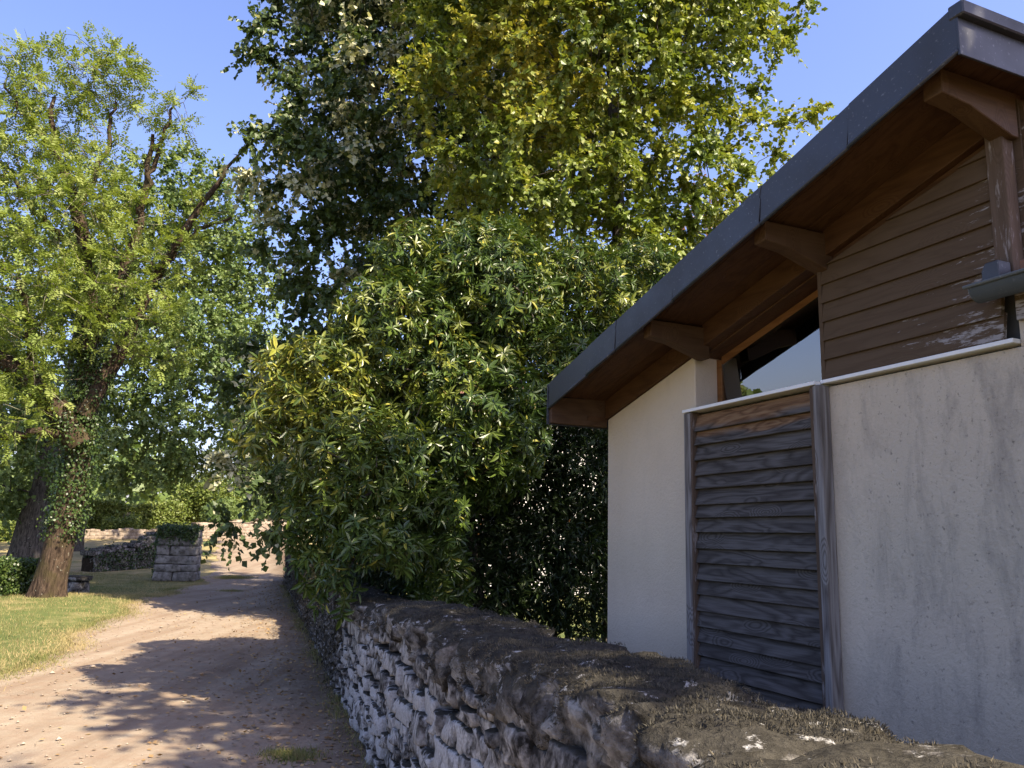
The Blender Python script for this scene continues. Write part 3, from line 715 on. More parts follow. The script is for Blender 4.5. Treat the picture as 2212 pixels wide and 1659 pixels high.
def tube(path, rad, k=10, seed=0, bumpy=0.0, smooth=True):
    path = np.asarray(path, float); rad = np.asarray(rad, float); n_ = len(path)
    T = unit(np.gradient(path, axis=0)); ref = np.array([0.3, 1, 0.15])
    Sx = unit(np.cross(T, ref)); Sy = np.cross(T, Sx); a = np.linspace(0, 2 * np.pi, k, endpoint=False)
    ringd = np.cos(a)[None, :, None] * Sx[:, None] + np.sin(a)[None, :, None] * Sy[:, None]
    rr = rad[:, None] * np.ones((1, k))
    if bumpy: 
        Q = (path[:, None] + ringd * rad[:, None, None]).reshape(-1, 3)
        rr = rr * (1 + bumpy * hash3(Q * np.array([3.2, 3.2, 0.9]), seed + 3).reshape(n_, k) + 0.5 * bumpy * hash3(Q * np.array([9, 9, 2.0]), seed + 9).reshape(n_, k))
    V = (path[:, None] + ringd * rr[:, :, None]).reshape(-1, 3)
    i = np.arange(n_ - 1)[:, None] * k; j = np.arange(k)[None]
    F = np.stack([i + j, i + (j + 1) % k, i + k + (j + 1) % k, i + k + j], -1).reshape(-1, 4)
    return V, F
def smooth_path(pts, n_):
    pts = np.asarray(pts, float); d = np.concatenate([[0], np.cumsum(np.linalg.norm(np.diff(pts, axis=0), axis=1))])
    t = np.linspace(0, d[-1], n_); out = np.stack([np.interp(t, d, pts[:, c]) for c in range(pts.shape[1])], 1)
    for _ in range(max(2, n_ // 12)): out[1:-1] = 0.25 * out[:-2] + 0.5 * out[1:-1] + 0.25 * out[2:]
    return out
def join(parts):
    V = []; F = []; n_ = 0
    for v, f in parts: V.append(v); F.append(f + n_); n_ += len(v)
    return np.concatenate(V), np.concatenate(F)
def skeleton(start, centers, seg=0.5, tip=0.007, rise=0.15, crook=0.12, cap=0.2):
    """limbs that reach every centre from the nearest wood already grown; start = (n,3) points of the trunk"""
    P = [p for p in start]; par = [-1] + list(range(len(start) - 1)); order = np.argsort(np.min(np.linalg.norm(centers[:, None] - np.asarray(start)[None], axis=2), axis=1))
    ends = np.zeros(len(centers), int)
    for ci in order:
        c = centers[ci]; Q = np.array(P); v = c - Q; d = np.linalg.norm(v, axis=1)
        cost = d * (1 + 0.55 * np.clip(-v[:, 2] / (d + 1e-6), 0, 1)); j = int(np.argmin(cost))
        n_ = max(1, int(math.ceil(d[j] / seg))); a = Q[j]; last = j
        ctl = (a + c) / 2 + np.array([0, 0, rise * d[j]]) + rng.normal(0, crook, 3) * d[j]
        for t in np.linspace(0, 1, n_ + 1)[1:]:
            q = (1 - t) ** 2 * a + 2 * t * (1 - t) * ctl + t * t * c + (rng.normal(0, crook * 0.3, 3) * seg if t < 1 else 0)
            P.append(q); par.append(last); last = len(P) - 1
        ends[ci] = last
    P = np.array(P); par = np.array(par); r = np.zeros(len(P)); acc = np.zeros(len(P))
    for i in range(len(P) - 1, -1, -1):
        r[i] = max(tip, acc[i] ** (1 / 2.4))
        if par[i] >= 0: acc[par[i]] += r[i] ** 2.4
    return P, par, np.minimum(r, cap), ends
def limbs(P, par, r, k=5, skip=0, rmin=0.0):
    """one frustum for each piece of wood"""
    i = np.array([j for j in range(len(P)) if par[j] >= 0 and j >= skip and r[j] >= rmin]); a, b = P[par[i]], P[i]
    T = unit(b - a); ref = np.where(np.abs(T[:, 2:3]) > 0.9, np.array([[1.0, 0, 0]]), np.array([[0, 0, 1.0]])); Sx = unit(np.cross(T, ref)); Sy = np.cross(T, Sx)
    th = np.linspace(0, 2 * np.pi, k, endpoint=False); rg = np.cos(th)[None, :, None] * Sx[:, None] + np.sin(th)[None, :, None] * Sy[:, None]
    ra = np.minimum(r[par[i]], r[i] * 1.25)
    V = np.concatenate([a[:, None] + rg * ra[:, None, None], b[:, None] + T[:, None] * 0.1 * r[i][:, None, None] + rg * r[i][:, None, None]], 1).reshape(-1, 3)
    base = (np.arange(len(i)) * 2 * k)[:, None]; j = np.arange(k)[None]
    F = np.stack([base + j, base + (j + 1) % k, base + k + (j + 1) % k, base + k + j], -1).reshape(-1, 4)
    return V, F
def sprays(C, out, nt_, nl, tl, up=0.15, spread=0.9):
    """twig points in every cluster: returns position, twig direction, cluster index"""
    m_ = len(C); ci = np.repeat(np.arange(m_), nt_)
    d = unit(out[ci] * 0.7 + rng.normal(0, spread, (m_ * nt_, 3)) + np.array([0, 0, up]))
    L = tl * rng.uniform(0.6, 1.25, m_ * nt_)
    ti = np.repeat(np.arange(m_ * nt_), nl); t = np.tile((np.arange(nl) + 0.5) / nl, m_ * nt_) + rng.uniform(-0.3, 0.3, m_ * nt_ * nl) / nl
    P = C[ci[ti]] + d[ti] * (L[ti] * t)[:, None] + np.array([0, 0, -1.0]) * (0.25 * L[ti] * t * t)[:, None]
    return P, d[ti], ci[ti]
def px_lobes(lst, k=1.0):
    """(px, py, depth, radius in px [, depth radius factor]) -> ellipsoids in metres"""
    o = []
    for l in lst:
        c = at(l[0], l[1], l[2]); r_ = l[3] * np.linalg.norm(c - EYE) / FPX * k
        o.append((c[0], c[1], c[2], r_, r_ * (l[4] if len(l) > 4 else 1.0), r_))
    return o
def broadleaf(name, label, cat, base, trunk, lobes, ncl, dmin, nt_, nl, tl, leafL, tmpl, leafm, barkm, group=None, droop=0.35, shell=0.55, warmf=None, tfac=1.0, upn=0.9, rise=0.15, seg=0.6, tip=0.007, flip=0.0):
    """a tree: trunk points [(x,y,z,r)...] in metres, lobes for the crown"""
    th = thing(name, label, cat, base, 0.0, group); b0 = np.array(base)
    tp = smooth_path(trunk, 26); bump_ = tube(tp[:, :3] - b0, tp[:, 3] * (1 + 0.55 * np.exp(-(tp[:, 2] - tp[0, 2]) / 0.35)), 14, 5, 0.10)
    link('trunk', npmesh('trunk', *bump_, True), barkm, th)
    C, out = in_lobes(lobes, ncl, shell); k_ = thin(C, dmin); C, out = C[k_], out[k_]
    zmin = b0[2] + 0.6; st = tp[10:, :3]
    P, par, r, ends = skeleton(st, C, seg, tip, rise, cap=max(0.05, tp[-1, 3] * 0.9))
    r[:len(st)] = np.maximum(r[:len(st)] * 0, tp[10:, 3] * 0.9)
    lv = limbs(P - b0, par, r, 5, len(st))
    link('limbs', npmesh('limbs', *lv, True), barkm, th, kind='stuff')
    Pt, dt, ci = sprays(C, out, nt_, nl, tl)
    n_ = len(Pt); A = unit(dt * 0.5 + rng.normal(0, 0.6, (n_, 3)) + np.array([0, 0, -droop])); N = unit(rng.normal(0, 0.55, (n_, 3)) + np.array([0, 0, upn]) + out[ci] * 0.5)
    L = leafL * rng.uniform(0.5, 1.3, n_)
    ct = rng.random(len(C)); tone = ct[ci] * 0.6 + rng.random(n_) * 0.5 - 0.05
    warm = warmf(Pt, rng.random(n_), ct[ci]) if warmf else np.clip(rng.random(n_) * 1.6 - 1.2 + ct[ci] * 0.3, 0, 1)
    if flip:                                          # wind-turned sprays show the silvery underside
        fl_ = (rng.random(len(C)) < flip * sm(1.5, 5, C[:, 2]))[ci]; warm = np.where(fl_ & (rng.random(n_) < 0.75), rng.uniform(0.4, 1, n_), (rng.random(n_) < 0.03) * 0.7)
    cr = leaves('crown', Pt - b0, A, N, L, tmpl, leafm, th, tone, warm)
    return th, C, out
#--------------------------------------------------------------- silver lime
b = (0.1, 19.5, 0.0)
lobA = px_lobes([(700, 60, 18, 120), (620, 110, 17.5, 75), (560, 90, 17.2, 35), (880, -60, 19, 230), (690, 210, 18, 115), (700, 370, 17.5, 150), (850, 270, 18.5, 230), (560, 335, 17, 55), (640, 560, 17.5, 105), (1010, 80, 19, 240),
                 (740, 640, 17.5, 150), (640, 760, 17, 90), (620, 900, 16.8, 110), (580, 1040, 16.5, 85), (700, 850, 18, 170), (960, 480, 19, 220), (640, 1120, 16.5, 75), (570, 1150, 16.3, 38), (520, 1110, 16.3, 35), (475, 1005, 16.3, 22), (820, -300, 19, 300), (1050, -380, 20, 300), (560, 800, 17.5, 70), (1150, 250, 20, 200)], 0.93)
broadleaf('silver_lime_tree', 'tall silver lime with pale leaf undersides and low dark boughs behind the laurel', 'tree', b,
          [(0.1, 19.5, -0.2, 0.36), (0.0, 19.4, 1.5, 0.31), (-0.2, 19.2, 4.5, 0.26), (-0.5, 19.0, 8, 0.19), (-0.6, 19, 12, 0.10)], lobA, 3200, 0.66, 17, 16, 0.68, 0.132, T_HEART, M['lime'], M['bark2'], droop=0.55, upn=0.75, flip=0.36)
#--------------------------------------------------------------- yellowing broadleaf
b = (2.05, 14.6, 0.0)
lobB = px_lobes([(1260, 130, 13.8, 250), (1060, 130, 13.5, 150), (960, 210, 13.2, 80), (1480, 60, 14, 170), (1600, 30, 14, 85), (1690, 55, 14, 48), (1720, 15, 14, 32), (1180, 400, 13.6, 210), (1420, 350, 14, 165), (1560, 190, 14, 70),
                 (1560, 320, 14, 60), (1640, 285, 14, 38), (1690, 300, 14, 38), (1640, 375, 14, 34), (1725, 265, 14, 26), (1300, 610, 14, 190), (1560, 470, 14.6, 80), (1470, 560, 14.5, 95), (1120, 600, 14, 140), (1300, -230, 14, 290), (1550, -180, 14.5, 170), (1010, -80, 14, 170), (1030, 330, 13.4, 90), (1390, 520, 14.5, 100)], 0.93)
def warmB(P, u_, c):
    d = P - np.array(at(1130, 150, 13.3)); g = np.exp(-(d ** 2).sum(1) / 2.6)
    return np.clip(g * 0.70 + u_ * 0.6 - 0.46 + 0.45 * (c - 0.5), 0, 1)
broadleaf('yellowing_maple_tree', 'broad tree with yellow green leaves turning gold behind the dark roof edge', 'tree', b,
          [(2.05, 14.6, -0.2, 0.24), (2.0, 14.6, 2, 0.20), (1.97, 14.5, 5, 0.165), (1.9, 14.4, 8, 0.12), (1.7, 14.3, 11, 0.06)], lobB, 2600, 0.50, 15, 17, 0.54, 0.10, T_HEART, M['gold'], M['bark2'], droop=0.4, warmf=warmB, rise=0.05)
#--------------------------------------------------------------- small copper tree glimpsed in a gap
b = (5.4, 24.5, 0.0)
lobK = px_lobes([(1520, 425, 24, 40), (1550, 455, 24, 45), (1500, 480, 24, 40), (1540, 560, 24, 70)])
broadleaf('copper_leaved_tree', 'small copper brown tree glimpsed between green crown and roof edge', 'tree', b,
          [(5.4, 24.5, -0.2, 0.14), (5.5, 24.4, 4, 0.11), (5.6, 24.2, 8, 0.06)], lobK, 120, 0.4, 6, 8, 0.4, 0.10, T_KITE, M['copper'], M['bark2'])
#--------------------------------------------------------------- laurel: shoots with whorls of narrow leaves
LB = (-0.35, 9.4, 0.0)
lau = thing('laurel_bush', 'large glossy evergreen laurel with narrow leaves hanging over the stone wall', 'bush', LB)
lobL = px_lobes([(860, 740, 8.6, 150), (690, 840, 8.0, 105), (610, 905, 7.8, 66), (600, 800, 8.0, 45), (1040, 650, 9.2, 170), (900, 580, 9.2, 95), (1080, 540, 9.6, 70), (1240, 640, 10.0, 120), (780, 1020, 7.9, 140), (690, 1120, 7.9, 85), (800, 1215, 7.4, 88), (690, 1210, 7.9, 60), (1000, 920, 8.8, 190), (1380, 600, 10.6, 80), (1180, 800, 9.2, 110), (905, 1120, 8.3, 110), (820, 1290, 7.0, 45), (740, 1280, 7.3, 45), (555, 950, 7.8, 38), (845, 1275, 7.1, 52), (900, 1240, 8.3, 75), (830, 1320, 6.7, 26), (950, 1265, 8.8, 60)], 0.95)
b0 = np.array(LB)
C, out = in_lobes(lobL, 20000, 0.7); k_ = thin(C, 0.112); C, out = C[k_], out[k_]
ok = ~(((C - WP0) @ WN > -0.12) & ((C - WP0) @ WN < 0.62) & (C[:, 2] < 1.3)); C, out = C[ok], out[ok]
fl = (C - np.array([0.836, 6.94, 0])) ; ins = (fl @ FN > -0.15) & (fl @ (-FU) > -0.35) & (C[:, 2] < 4.2); C, out = C[~ins], out[~ins]
stems = [np.array([(-0.35, 9.4, z) for z in np.linspace(0, 2.2, 8)]), ]
root = np.array([(-0.35 + 0.05 * math.sin(z * 3), 9.4, z) for z in np.linspace(0.0, 1.6, 8)])
sub = rng.permutation(len(C))[:260]
P, par, r, e = skeleton(root, C[sub], 0.4, 0.006, 0.1, 0.1, 0.09); r[:8] = 0.09
link('stem', npmesh('stem', *limbs(P - b0, par, r, 5), True), M['bark2'], lau)
# each shoot: a few whorls along a short twig
m_ = len(C); wh = 9
sd = unit(out * 0.55 + rng.normal(0, 0.5, (m_, 3)) + np.array([0, 0, 0.35]))
ci = np.repeat(np.arange(m_), wh * 2); ph = np.tile(np.arange(wh * 2) * 2.4, m_) + rng.uniform(0, 6.28, m_)[ci]
tt_ = np.tile(np.concatenate([np.linspace(0.0, 0.5, wh), np.linspace(0.7, 1.0, wh)]), m_)
ax1 = unit(np.cross(sd, rng.normal(0, 1, (m_, 3)))); ax2 = np.cross(sd, ax1)
rad_ = np.cos(ph)[:, None] * ax1[ci] + np.sin(ph)[:, None] * ax2[ci]
n_ = len(ci)
A = unit(rad_ + sd[ci] * (0.15 + 0.75 * (tt_ > 0.6) * rng.random(n_))[:, None] + np.array([0, 0, -0.28]) + rng.normal(0, 0.16, (n_, 3)))
Pl = C[ci] + sd[ci] * (tt_ * 0.11)[:, None] + rad_ * 0.006
N = unit(sd[ci] + rng.normal(0, 0.25, (n_, 3)) + np.array([0, 0, 0.3]))
L = rng.uniform(0.06, 0.138, n_) * np.repeat(rng.uniform(0.8, 1.15, m_), wh * 2)
ct = rng.random(m_); tone = np.clip(ct[ci] * 0.5 + rng.random(n_) * 0.5, 0, 1)
edge = at(640, 860, 8.0); sun_yellow = np.exp(-((C - edge) ** 2).sum(1) / 0.55)
warm = np.clip(0.8 * sun_yellow[ci] * rng.random(n_) ** 1.6 + (rng.random(n_) > 0.97) * 0.7 + 0.22 * (ct[ci] > 0.75) * sm(2.2, 3.4, C[ci, 2]), 0, 1)  # random yellow leaves, plus sunlit yellow painted at the left edge and crown top
# the 300 largest in view are leaves of their own
pc = Pl + A * L[:, None] * 0.5; v = pc - EYE; dep = v @ _f
face = np.abs(np.einsum('ij,ij->i', N, unit(-v))); front = np.einsum('ij,ij->i', out[ci], unit(-v))
score = np.where((dep > 0.5), L / dep * (0.4 + face) * (front > 0.45) * (tt_ > 0.6), 0)
big = np.zeros(n_, bool); big[np.argsort(-score)[:295]] = True
leaves('crown', (Pl - b0)[~big], A[~big], N[~big], L[~big], T_LANCE, M['laurel'], lau, tone[~big], warm[~big])
lm = []
for k in range(8):
    Vv = T_LANCE[0] * np.array([1, 1, random.uniform(0.5, 1.5)])
    me = npmesh('leaf', Vv, T_LANCE[1], False, {'tone': np.full(6, random.random()), 'warm': np.full(6, 0.35 if k == 7 else 0.05)}); me.materials.append(M['laurel']); lm.append(me)
for i in np.where(big)[0]:
    o = bpy.data.objects.new('leaf', lm[rng.integers(8)]); COL.objects.link(o); o.parent = lau
    a_ = unit(A[i]); s_ = unit(np.cross(N[i], a_)); q = np.cross(a_, s_)
    mt = Matrix(((a_[0], s_[0], q[0]), (a_[1], s_[1], q[1]), (a_[2], s_[2], q[2])))
    o.rotation_euler = mt.to_euler(); o.location = Pl[i] - b0; o.scale = (L[i],) * 3
# berries at some shoot hearts
bi = np.where(rng.random(m_) > 0.8)[0]; bv, bf = [], []; nv = 0
oct_v = np.array([(1, 0, 0), (-1, 0, 0), (0, 1, 0), (0, -1, 0), (0, 0, 1), (0, 0, -1)]) * 0.0075; oct_f = np.array([(0, 2, 4), (2, 1, 4), (1, 3, 4), (3, 0, 4), (2, 0, 5), (1, 2, 5), (3, 1, 5), (0, 3, 5)])
for i in bi:
    for k in range(6):
        bv.append(oct_v + C[i] - b0 + sd[i] * 0.05 + rng.normal(0, 0.018, 3)); bf.append(oct_f + nv); nv += 6
link('berries', npmesh('berries', np.concatenate(bv), np.concatenate(bf), True), M['berry'], lau, kind='stuff')
#--------------------------------------------------------------- shaded evergreen screen between laurel and building
b = (1.4, 10.6, 0.0); b0 = np.array(b)
dk = thing('evergreen_screen', 'shaded thicket of evergreen stems and leaves between laurel and outbuilding corner', 'bush', b)
lobD = px_lobes([(1000, 1190, 9.8, 150), (1180, 1180, 9.9, 150), (1270, 1000, 9.8, 110), (1120, 1020, 9.9, 120), (1050, 1290, 9.4, 80), (1270, 1290, 9.8, 80), (1260, 860, 9.8, 90), (1400, 980, 10.6, 110), (1420, 1160, 10.6, 120), (860, 1200, 10.6, 100), (770, 1215, 11.6, 75), (930, 1270, 9.6, 50)], 1.0)
C, out = in_lobes(lobD, 9000, 0.2); k_ = thin(C, 0.142); C, out = C[k_], out[k_]
ok = C[:, 2] > 0.15; C, out = C[ok], out[ok]
st_parts = []
for k in range(11):
    x = 0.0 + 0.26 * k + rng.normal(0, 0.06); y = 10.2 + rng.uniform(-0.5, 0.5); lean = rng.normal(0, 0.25, 2)
    pts = smooth_path([(x, y, 0), (x + lean[0] * 0.4, y + lean[1] * 0.4, 1.4), (x + lean[0], y + lean[1], 3.2)], 9); st_parts.append(tube(pts - b0, np.linspace(0.04, 0.018, 9), 6))
link('stem', npmesh('stem', *join(st_parts), True), M['bark2'], dk)
Pt, dt, ci = sprays(C, out, 7, 6, 0.26); n_ = len(Pt)
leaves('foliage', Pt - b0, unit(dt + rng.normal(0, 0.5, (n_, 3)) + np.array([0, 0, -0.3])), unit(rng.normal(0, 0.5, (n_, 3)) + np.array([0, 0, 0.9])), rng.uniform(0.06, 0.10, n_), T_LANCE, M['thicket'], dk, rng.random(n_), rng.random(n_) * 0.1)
#--------------------------------------------------------------- ash with ivy
AY = 16.6; gb_ = onz(103, 1312); AB = (float(gb_[0]), float(gb_[1]), float(ter(gb_[0], gb_[1])))
b0 = np.array(AB); ash = thing('ash_tree', 'leaning ash with ivy clad trunk, lichen twigs and bright feathery leaves', 'tree', AB)
def pt(x, y, Y=AB[1]): return at(x, y, Y)
tr_px = [(95, 1325, .36), (106, 1270, .31), (124, 1190, .285), (150, 1090, .27), (172, 980, .25), (186, 870, .22), (188, 760, .19), (190, 660, .17)]
tp = np.array([[*pt(x, y), r_] for x, y, r_ in tr_px]); tp[0, 2] = AB[2] - 0.15
tp = smooth_path(tp, 60); tv_, tf_ = tube(tp[:, :3] - b0, tp[:, 3], 28, 21, 0.10)
# root flare: lobes spreading at the foot
d = tv_[:, :2] - (np.interp(tv_[:, 2], tp[:, 2] - b0[2], tp[:, 0] - b0[0])[:, None] * [1, 0] + np.interp(tv_[:, 2], tp[:, 2] - b0[2], tp[:, 1] - b0[1])[:, None] * [0, 1])
an = np.arctan2(d[:, 1], d[:, 0]); fl = np.exp(-np.clip(tv_[:, 2] + 0.1, 0, 9) / 0.28); tv_[:, :2] += d * (fl * (0.08 + 0.2 * np.sin(an * 5 + 1)))[:, None]
link('trunk', npmesh('trunk', tv_, tf_, True), M['bark'], ash)
big_limbs = [  # hand-placed limbs, px with depth
    [(172, 960, 16.6, .22), (120, 880, 16.3, .19), (60, 820, 16.0, .17), (0, 775, 15.7, .14), (-80, 720, 15.5, .10)],
    [(190, 670, 16.6, .17), (185, 560, 16.5, .13), (170, 450, 16.4, .10), (120, 330, 16.3, .07), (118, 210, 16.2, .03)],
    [(188, 760, 16.6, .13), (240, 640, 16.8, .11), (290, 540, 17, .09), (310, 420, 17, .07), (330, 290, 17, .03)],
    [(180, 900, 16.6, .16), (260, 760, 16.9, .12), (330, 600, 17.1, .09), (440, 440, 17.2, .06), (520, 330, 17.2, .02)],
    [(330, 600, 17.1, .07), (420, 500, 17.2, .05), (500, 470, 17.3, .025)],
    [(310, 420, 17, .05), (345, 320, 17, .04), (375, 230, 17, .02)],
    [(170, 450, 16.4, .06), (230, 330, 16.5, .045), (250, 220, 16.5, .02)],
    [(120, 330, 16.3, .05), (60, 260, 16.2, .04), (10, 180, 16.2, .02)],
    [(60, 820, 16, .09), (70, 720, 15.8, .06), (40, 600, 15.6, .03)],
    [(185, 560, 16.5, .07), (90, 470, 16.2, .05), (20, 380, 16, .03)],
    [(176, 950, 16.6, .09), (90, 930, 16.1, .07), (0, 945, 15.8, .05)]]
lp = []; sk = []
for L_ in big_limbs:
    q = smooth_path(np.array([[*at(x, y, Y), r_] for x, y, Y, r_ in L_]), 16); q[2:-1, :3] += rng.normal(0, 0.035, (13, 3)); lp.append(tube(q[:, :3] - b0, q[:, 3] * 1.2, 8, 4, 0.08)); sk.append(q[:, :3])
link('limbs', npmesh('limbs', *join(lp), True), M['bark'], ash)
lobS = px_lobes([(85, 190, 16.4, 95), (170, 150, 16.4, 45), (30, 250, 16.2, 70), (250, 180, 16.6, 75), (225, 130, 16.6, 40), (375, 235, 17, 52), (350, 300, 17, 40), (60, 350, 16.2, 110), (210, 330, 16.4, 60), (120, 480, 15.9, 130), (300, 470, 16.9, 55), (240, 580, 16.3, 100), (90, 640, 15.8, 130), (370, 560, 17, 60), (290, 680, 16.4, 90), (60, 780, 15.6, 90), (420, 470, 17.1, 45), (350, 760, 16.6, 55), (40, 900, 15.6, 70), (-60, 400, 15.8, 140), (-60, 700, 15.5, 140), (180, 420, 16, 80)], 0.80)
C, out = in_lobes(lobS, 1300, 0.6); k_ = thin(C, 0.40); C, out = C[k_], out[k_]
stt = np.concatenate(sk); P, par, r, e = skeleton(stt, C, 0.3, 0.006, 0.1, 0.16, 0.05)
par[:len(stt)] = -1
link('twigs', npmesh('twigs', *limbs(P - b0, par, r, 4), True), M['twig'], ash, kind='stuff')
# bare lichen-grey side twigs
e2 = rng.choice(np.arange(len(stt), len(P)), 900); dv = unit(rng.normal(0, 1, (900, 3)) + np.array([0, 0, -0.1])); tw = []
for i, j in enumerate(e2):
    l = rng.uniform(0.25, 0.8); a = P[j] - b0; q = np.stack([a, a + dv[i] * l * 0.5 + rng.normal(0, .04, 3), a + dv[i] * l + rng.normal(0, .07, 3)]); tw.append(tube(q, [0.008, 0.006, 0.002], 3))
link('bare_twigs', npmesh('bare_twigs', *join(tw), False), M['twig'], ash, kind='stuff')
# feathery leaves: leaflets in pairs along a stalk
Pt, dt, ci = sprays(C, out, 6, 4, 0.40, 0.25); n_ = len(Pt)
ra = unit(dt * 0.5 + rng.normal(0, 0.55, (n_, 3)) + np.array([0, 0, -0.12])); rn = unit(rng.normal(0, 0.35, (n_, 3)) + np.array([0, 0, 1.0])); rs = unit(np.cross(rn, ra)); rn = np.cross(ra, rs)
nl = 9; k9 = np.arange(nl); tpos = np.where(k9 == 8, 1.0, (k9 // 2 + 0.7) / 4.6); sg = np.where(k9 == 8, 0.0, np.where(k9 % 2 == 0, 1.0, -1.0)); RL = rng.uniform(0.16, 0.26, n_)
Pq = (Pt[:, None] + ra[:, None] * (RL[:, None] * tpos[None])[:, :, None]).reshape(-1, 3)
Aq = unit(ra[:, None] * 0.55 + rs[:, None] * sg[None, :, None] + rng.normal(0, 0.12, (n_, nl, 3)) + np.where(sg == 0, 1.0, 0.0)[None, :, None] * ra[:, None]).reshape(-1, 3)
Nq = np.repeat(rn, nl, 0) + rng.normal(0, 0.2, (n_ * nl, 3)); ct = rng.random(len(C)); tn = np.repeat(ct[ci] * 0.6 + rng.random(n_) * 0.4, nl)
leaves('crown', Pq - b0, Aq, Nq, np.repeat(RL, nl) * 0.38, T_KITE, M['ash'], ash, tn, np.repeat(np.clip(rng.random(n_) - 0.55, 0, 1), nl))
# ivy on trunk and lower limbs
ip = np.concatenate([tp[14:, :4]] + [smooth_path(np.array([[*at(x, y, Y), r_] for x, y, Y, r_ in big_limbs[i]]), 16)[:10] for i in (0, 3, 2)])
n_ = 21000; j = rng.integers(0, len(ip), n_); dirv = unit(rng.normal(0, 1, (n_, 3)) * np.array([1, 1, 0.35])); dens = rng.random(n_) < np.interp(ip[j, 2], [0.7, 1.6, 4.5, 7.5], [0.2, 1.0, 1.0, 0.3])
j, dirv = j[dens], dirv[dens]; n_ = len(j); off = ip[j, 3] * 0.95 + np.abs(rng.normal(0, 0.085, n_)) + 0.01
leaves('ivy', ip[j, :3] + dirv * off[:, None] + rng.normal(0, 0.05, (n_, 3)) - b0, unit(rng.normal(0, 0.5, (n_, 3)) + np.array([0, 0, -0.8])), unit(dirv + rng.normal(0, 0.4, (n_, 3)) + np.array([0, 0, 0.3])), rng.uniform(0.035, 0.07, n_), T_DIAM, M['ivy'], ash, rng.random(n_), np.clip(rng.random(n_) * 1.5 - 1.0, 0, 1))
#--------------------------------------------------------------- trees further back
def backtree(name, label, bx, by_, Y, lobes, rb=0.35, ncl=520, leafL=0.17, dmin=0.8, mat_='oak', top=9.0, **k):
    g = at(bx, by_, Y); z = float(ter(g[0], g[1])); b = (float(g[0]), float(g[1]), z)
    return broadleaf(name, label, 'tree', b, [(b[0], b[1], z - 0.2, rb), (b[0] + 0.1, b[1], z + 1.6, rb * 0.85), (b[0] + 0.3, b[1], z + top * 0.5, rb * 0.6), (b[0] + 0.4, b[1], z + top, rb * 0.3)], px_lobes(lobes, 0.95), ncl, dmin, 11, 15, 0.85, leafL, T_DIAM, M[mat_], M['bark2'], group='trees beyond the track', **k)
backtree('oak_tree', 'thick trunked old tree just behind the ivy clad ash', 48, 1235, 25.5, [(30, 1000, 24.5, 75), (-60, 940, 25, 120), (90, 940, 26, 80), (-40, 1080, 25, 60), (60, 1050, 25, 40), (20, 860, 25, 80), (-120, 800, 25, 160)], rb=0.52, ncl=330, leafL=0.13, dmin=0.55, top=5.5)
backtree('oak_tree', 'round green tree whose low crown overhangs the stone pillar', 160, 1170, 37, [(330, 800, 35, 120), (440, 900, 35, 120), (300, 960, 34, 95), (250, 840, 34, 80), (500, 960, 35, 85), (420, 740, 35.5, 100)], ncl=900, dmin=0.7)
backtree('oak_tree', 'tall mossy limbed tree with crown reaching up between ash and lime', 128, 1160, 42, [(480, 460, 41, 95), (330, 420, 41, 90), (420, 560, 41, 120), (530, 600, 40, 90), (560, 740, 40, 75), (300, 600, 41, 100), (450, 700, 41, 110), (560, 880, 40, 75), (250, 500, 41, 80), (400, 370, 41, 55), (540, 480, 41, 55)], rb=0.42, ncl=1000, dmin=0.8, top=15, leafL=0.19)
backtree('oak_tree', 'green tree behind the ash showing through its thin crown', 90, 1165, 44, [(100, 760, 43, 120), (20, 880, 43, 120), (160, 600, 43, 110), (150, 900, 43, 90), (40, 600, 43, 110), (100, 1010, 43, 80), (220, 720, 43, 80), (-90, 720, 43, 130), (20, 1050, 43, 60)], ncl=900, dmin=0.85, top=13, leafL=0.19)
#--------------------------------------------------------------- hedge and shrubs
def boxhedge(name, label, p0, p1, h, t, n_, leafL, m, seed=3, cat='hedge'):
    p0 = np.array(p0, float); p1 = np.array(p1, float); L_ = np.linalg.norm(p1[:2] - p0[:2]); d = (p1 - p0) / L_; nrm = np.array([d[1], -d[0], 0]); b = (float(p0[0]), float(p0[1]), float(ter(p0[0], p0[1])))
    th = thing(name, label, cat, b); b0 = np.array(b)
    u_, v_, w_ = rng.random((3, n_)); f = rng.random(n_)
    y_ = np.where(f < 0.5, t / 2, np.where(f < 0.75, -t / 2, (v_ - 0.5) * t)); z_ = np.where(f < 0.75, w_ * h, h); z_ = z_ * (1 + 0.06 * np.sin(u_ * L_ * 1.7) + 0.03 * np.sin(u_ * L_ * 4.1))
    P = p0 + d * (u_ * L_)[:, None] + nrm * (y_ + rng.normal(0, 0.05, n_))[:, None]; P[:, 2] = ter(P[:, 0], P[:, 1]) + z_ + rng.normal(0, 0.05, n_)
    N = unit(rng.normal(0, 0.6, (n_, 3)) + nrm * np.sign(y_)[:, None] * 0.6 + np.array([0, 0, 0.5]))
    core = MB(); c0 = p0 - b0; c1 = p1 - b0
    z1_ = float(ter(p1[0], p1[1])) - b0[2]
    Vv = [c0 + nrm * t * .42, c0 - nrm * t * .42, c1 - nrm * t * .42, c1 + nrm * t * .42]
    zz = [0, 0, z1_, z1_]; Vb = [(v[0], v[1], z - 0.1) for v, z in zip(Vv, zz)] + [(v[0], v[1], z + h * 0.93) for v, z in zip(Vv, zz)]
    core.add(Vb, [(0, 1, 2, 3), (4, 7, 6, 5), (0, 4, 5, 1), (1, 5, 6, 2), (2, 6, 7, 3), (3, 7, 4, 0)])
    core.obj('branches', M['earth'], th)
    leaves('foliage', P - b0, rng.normal(0, 1, (n_, 3)), N, rng.uniform(0.7, 1.2, n_) * leafL, T_DIAM, M[m], th, rng.random(n_), np.clip(rng.random(n_) - 0.4, 0, 1))
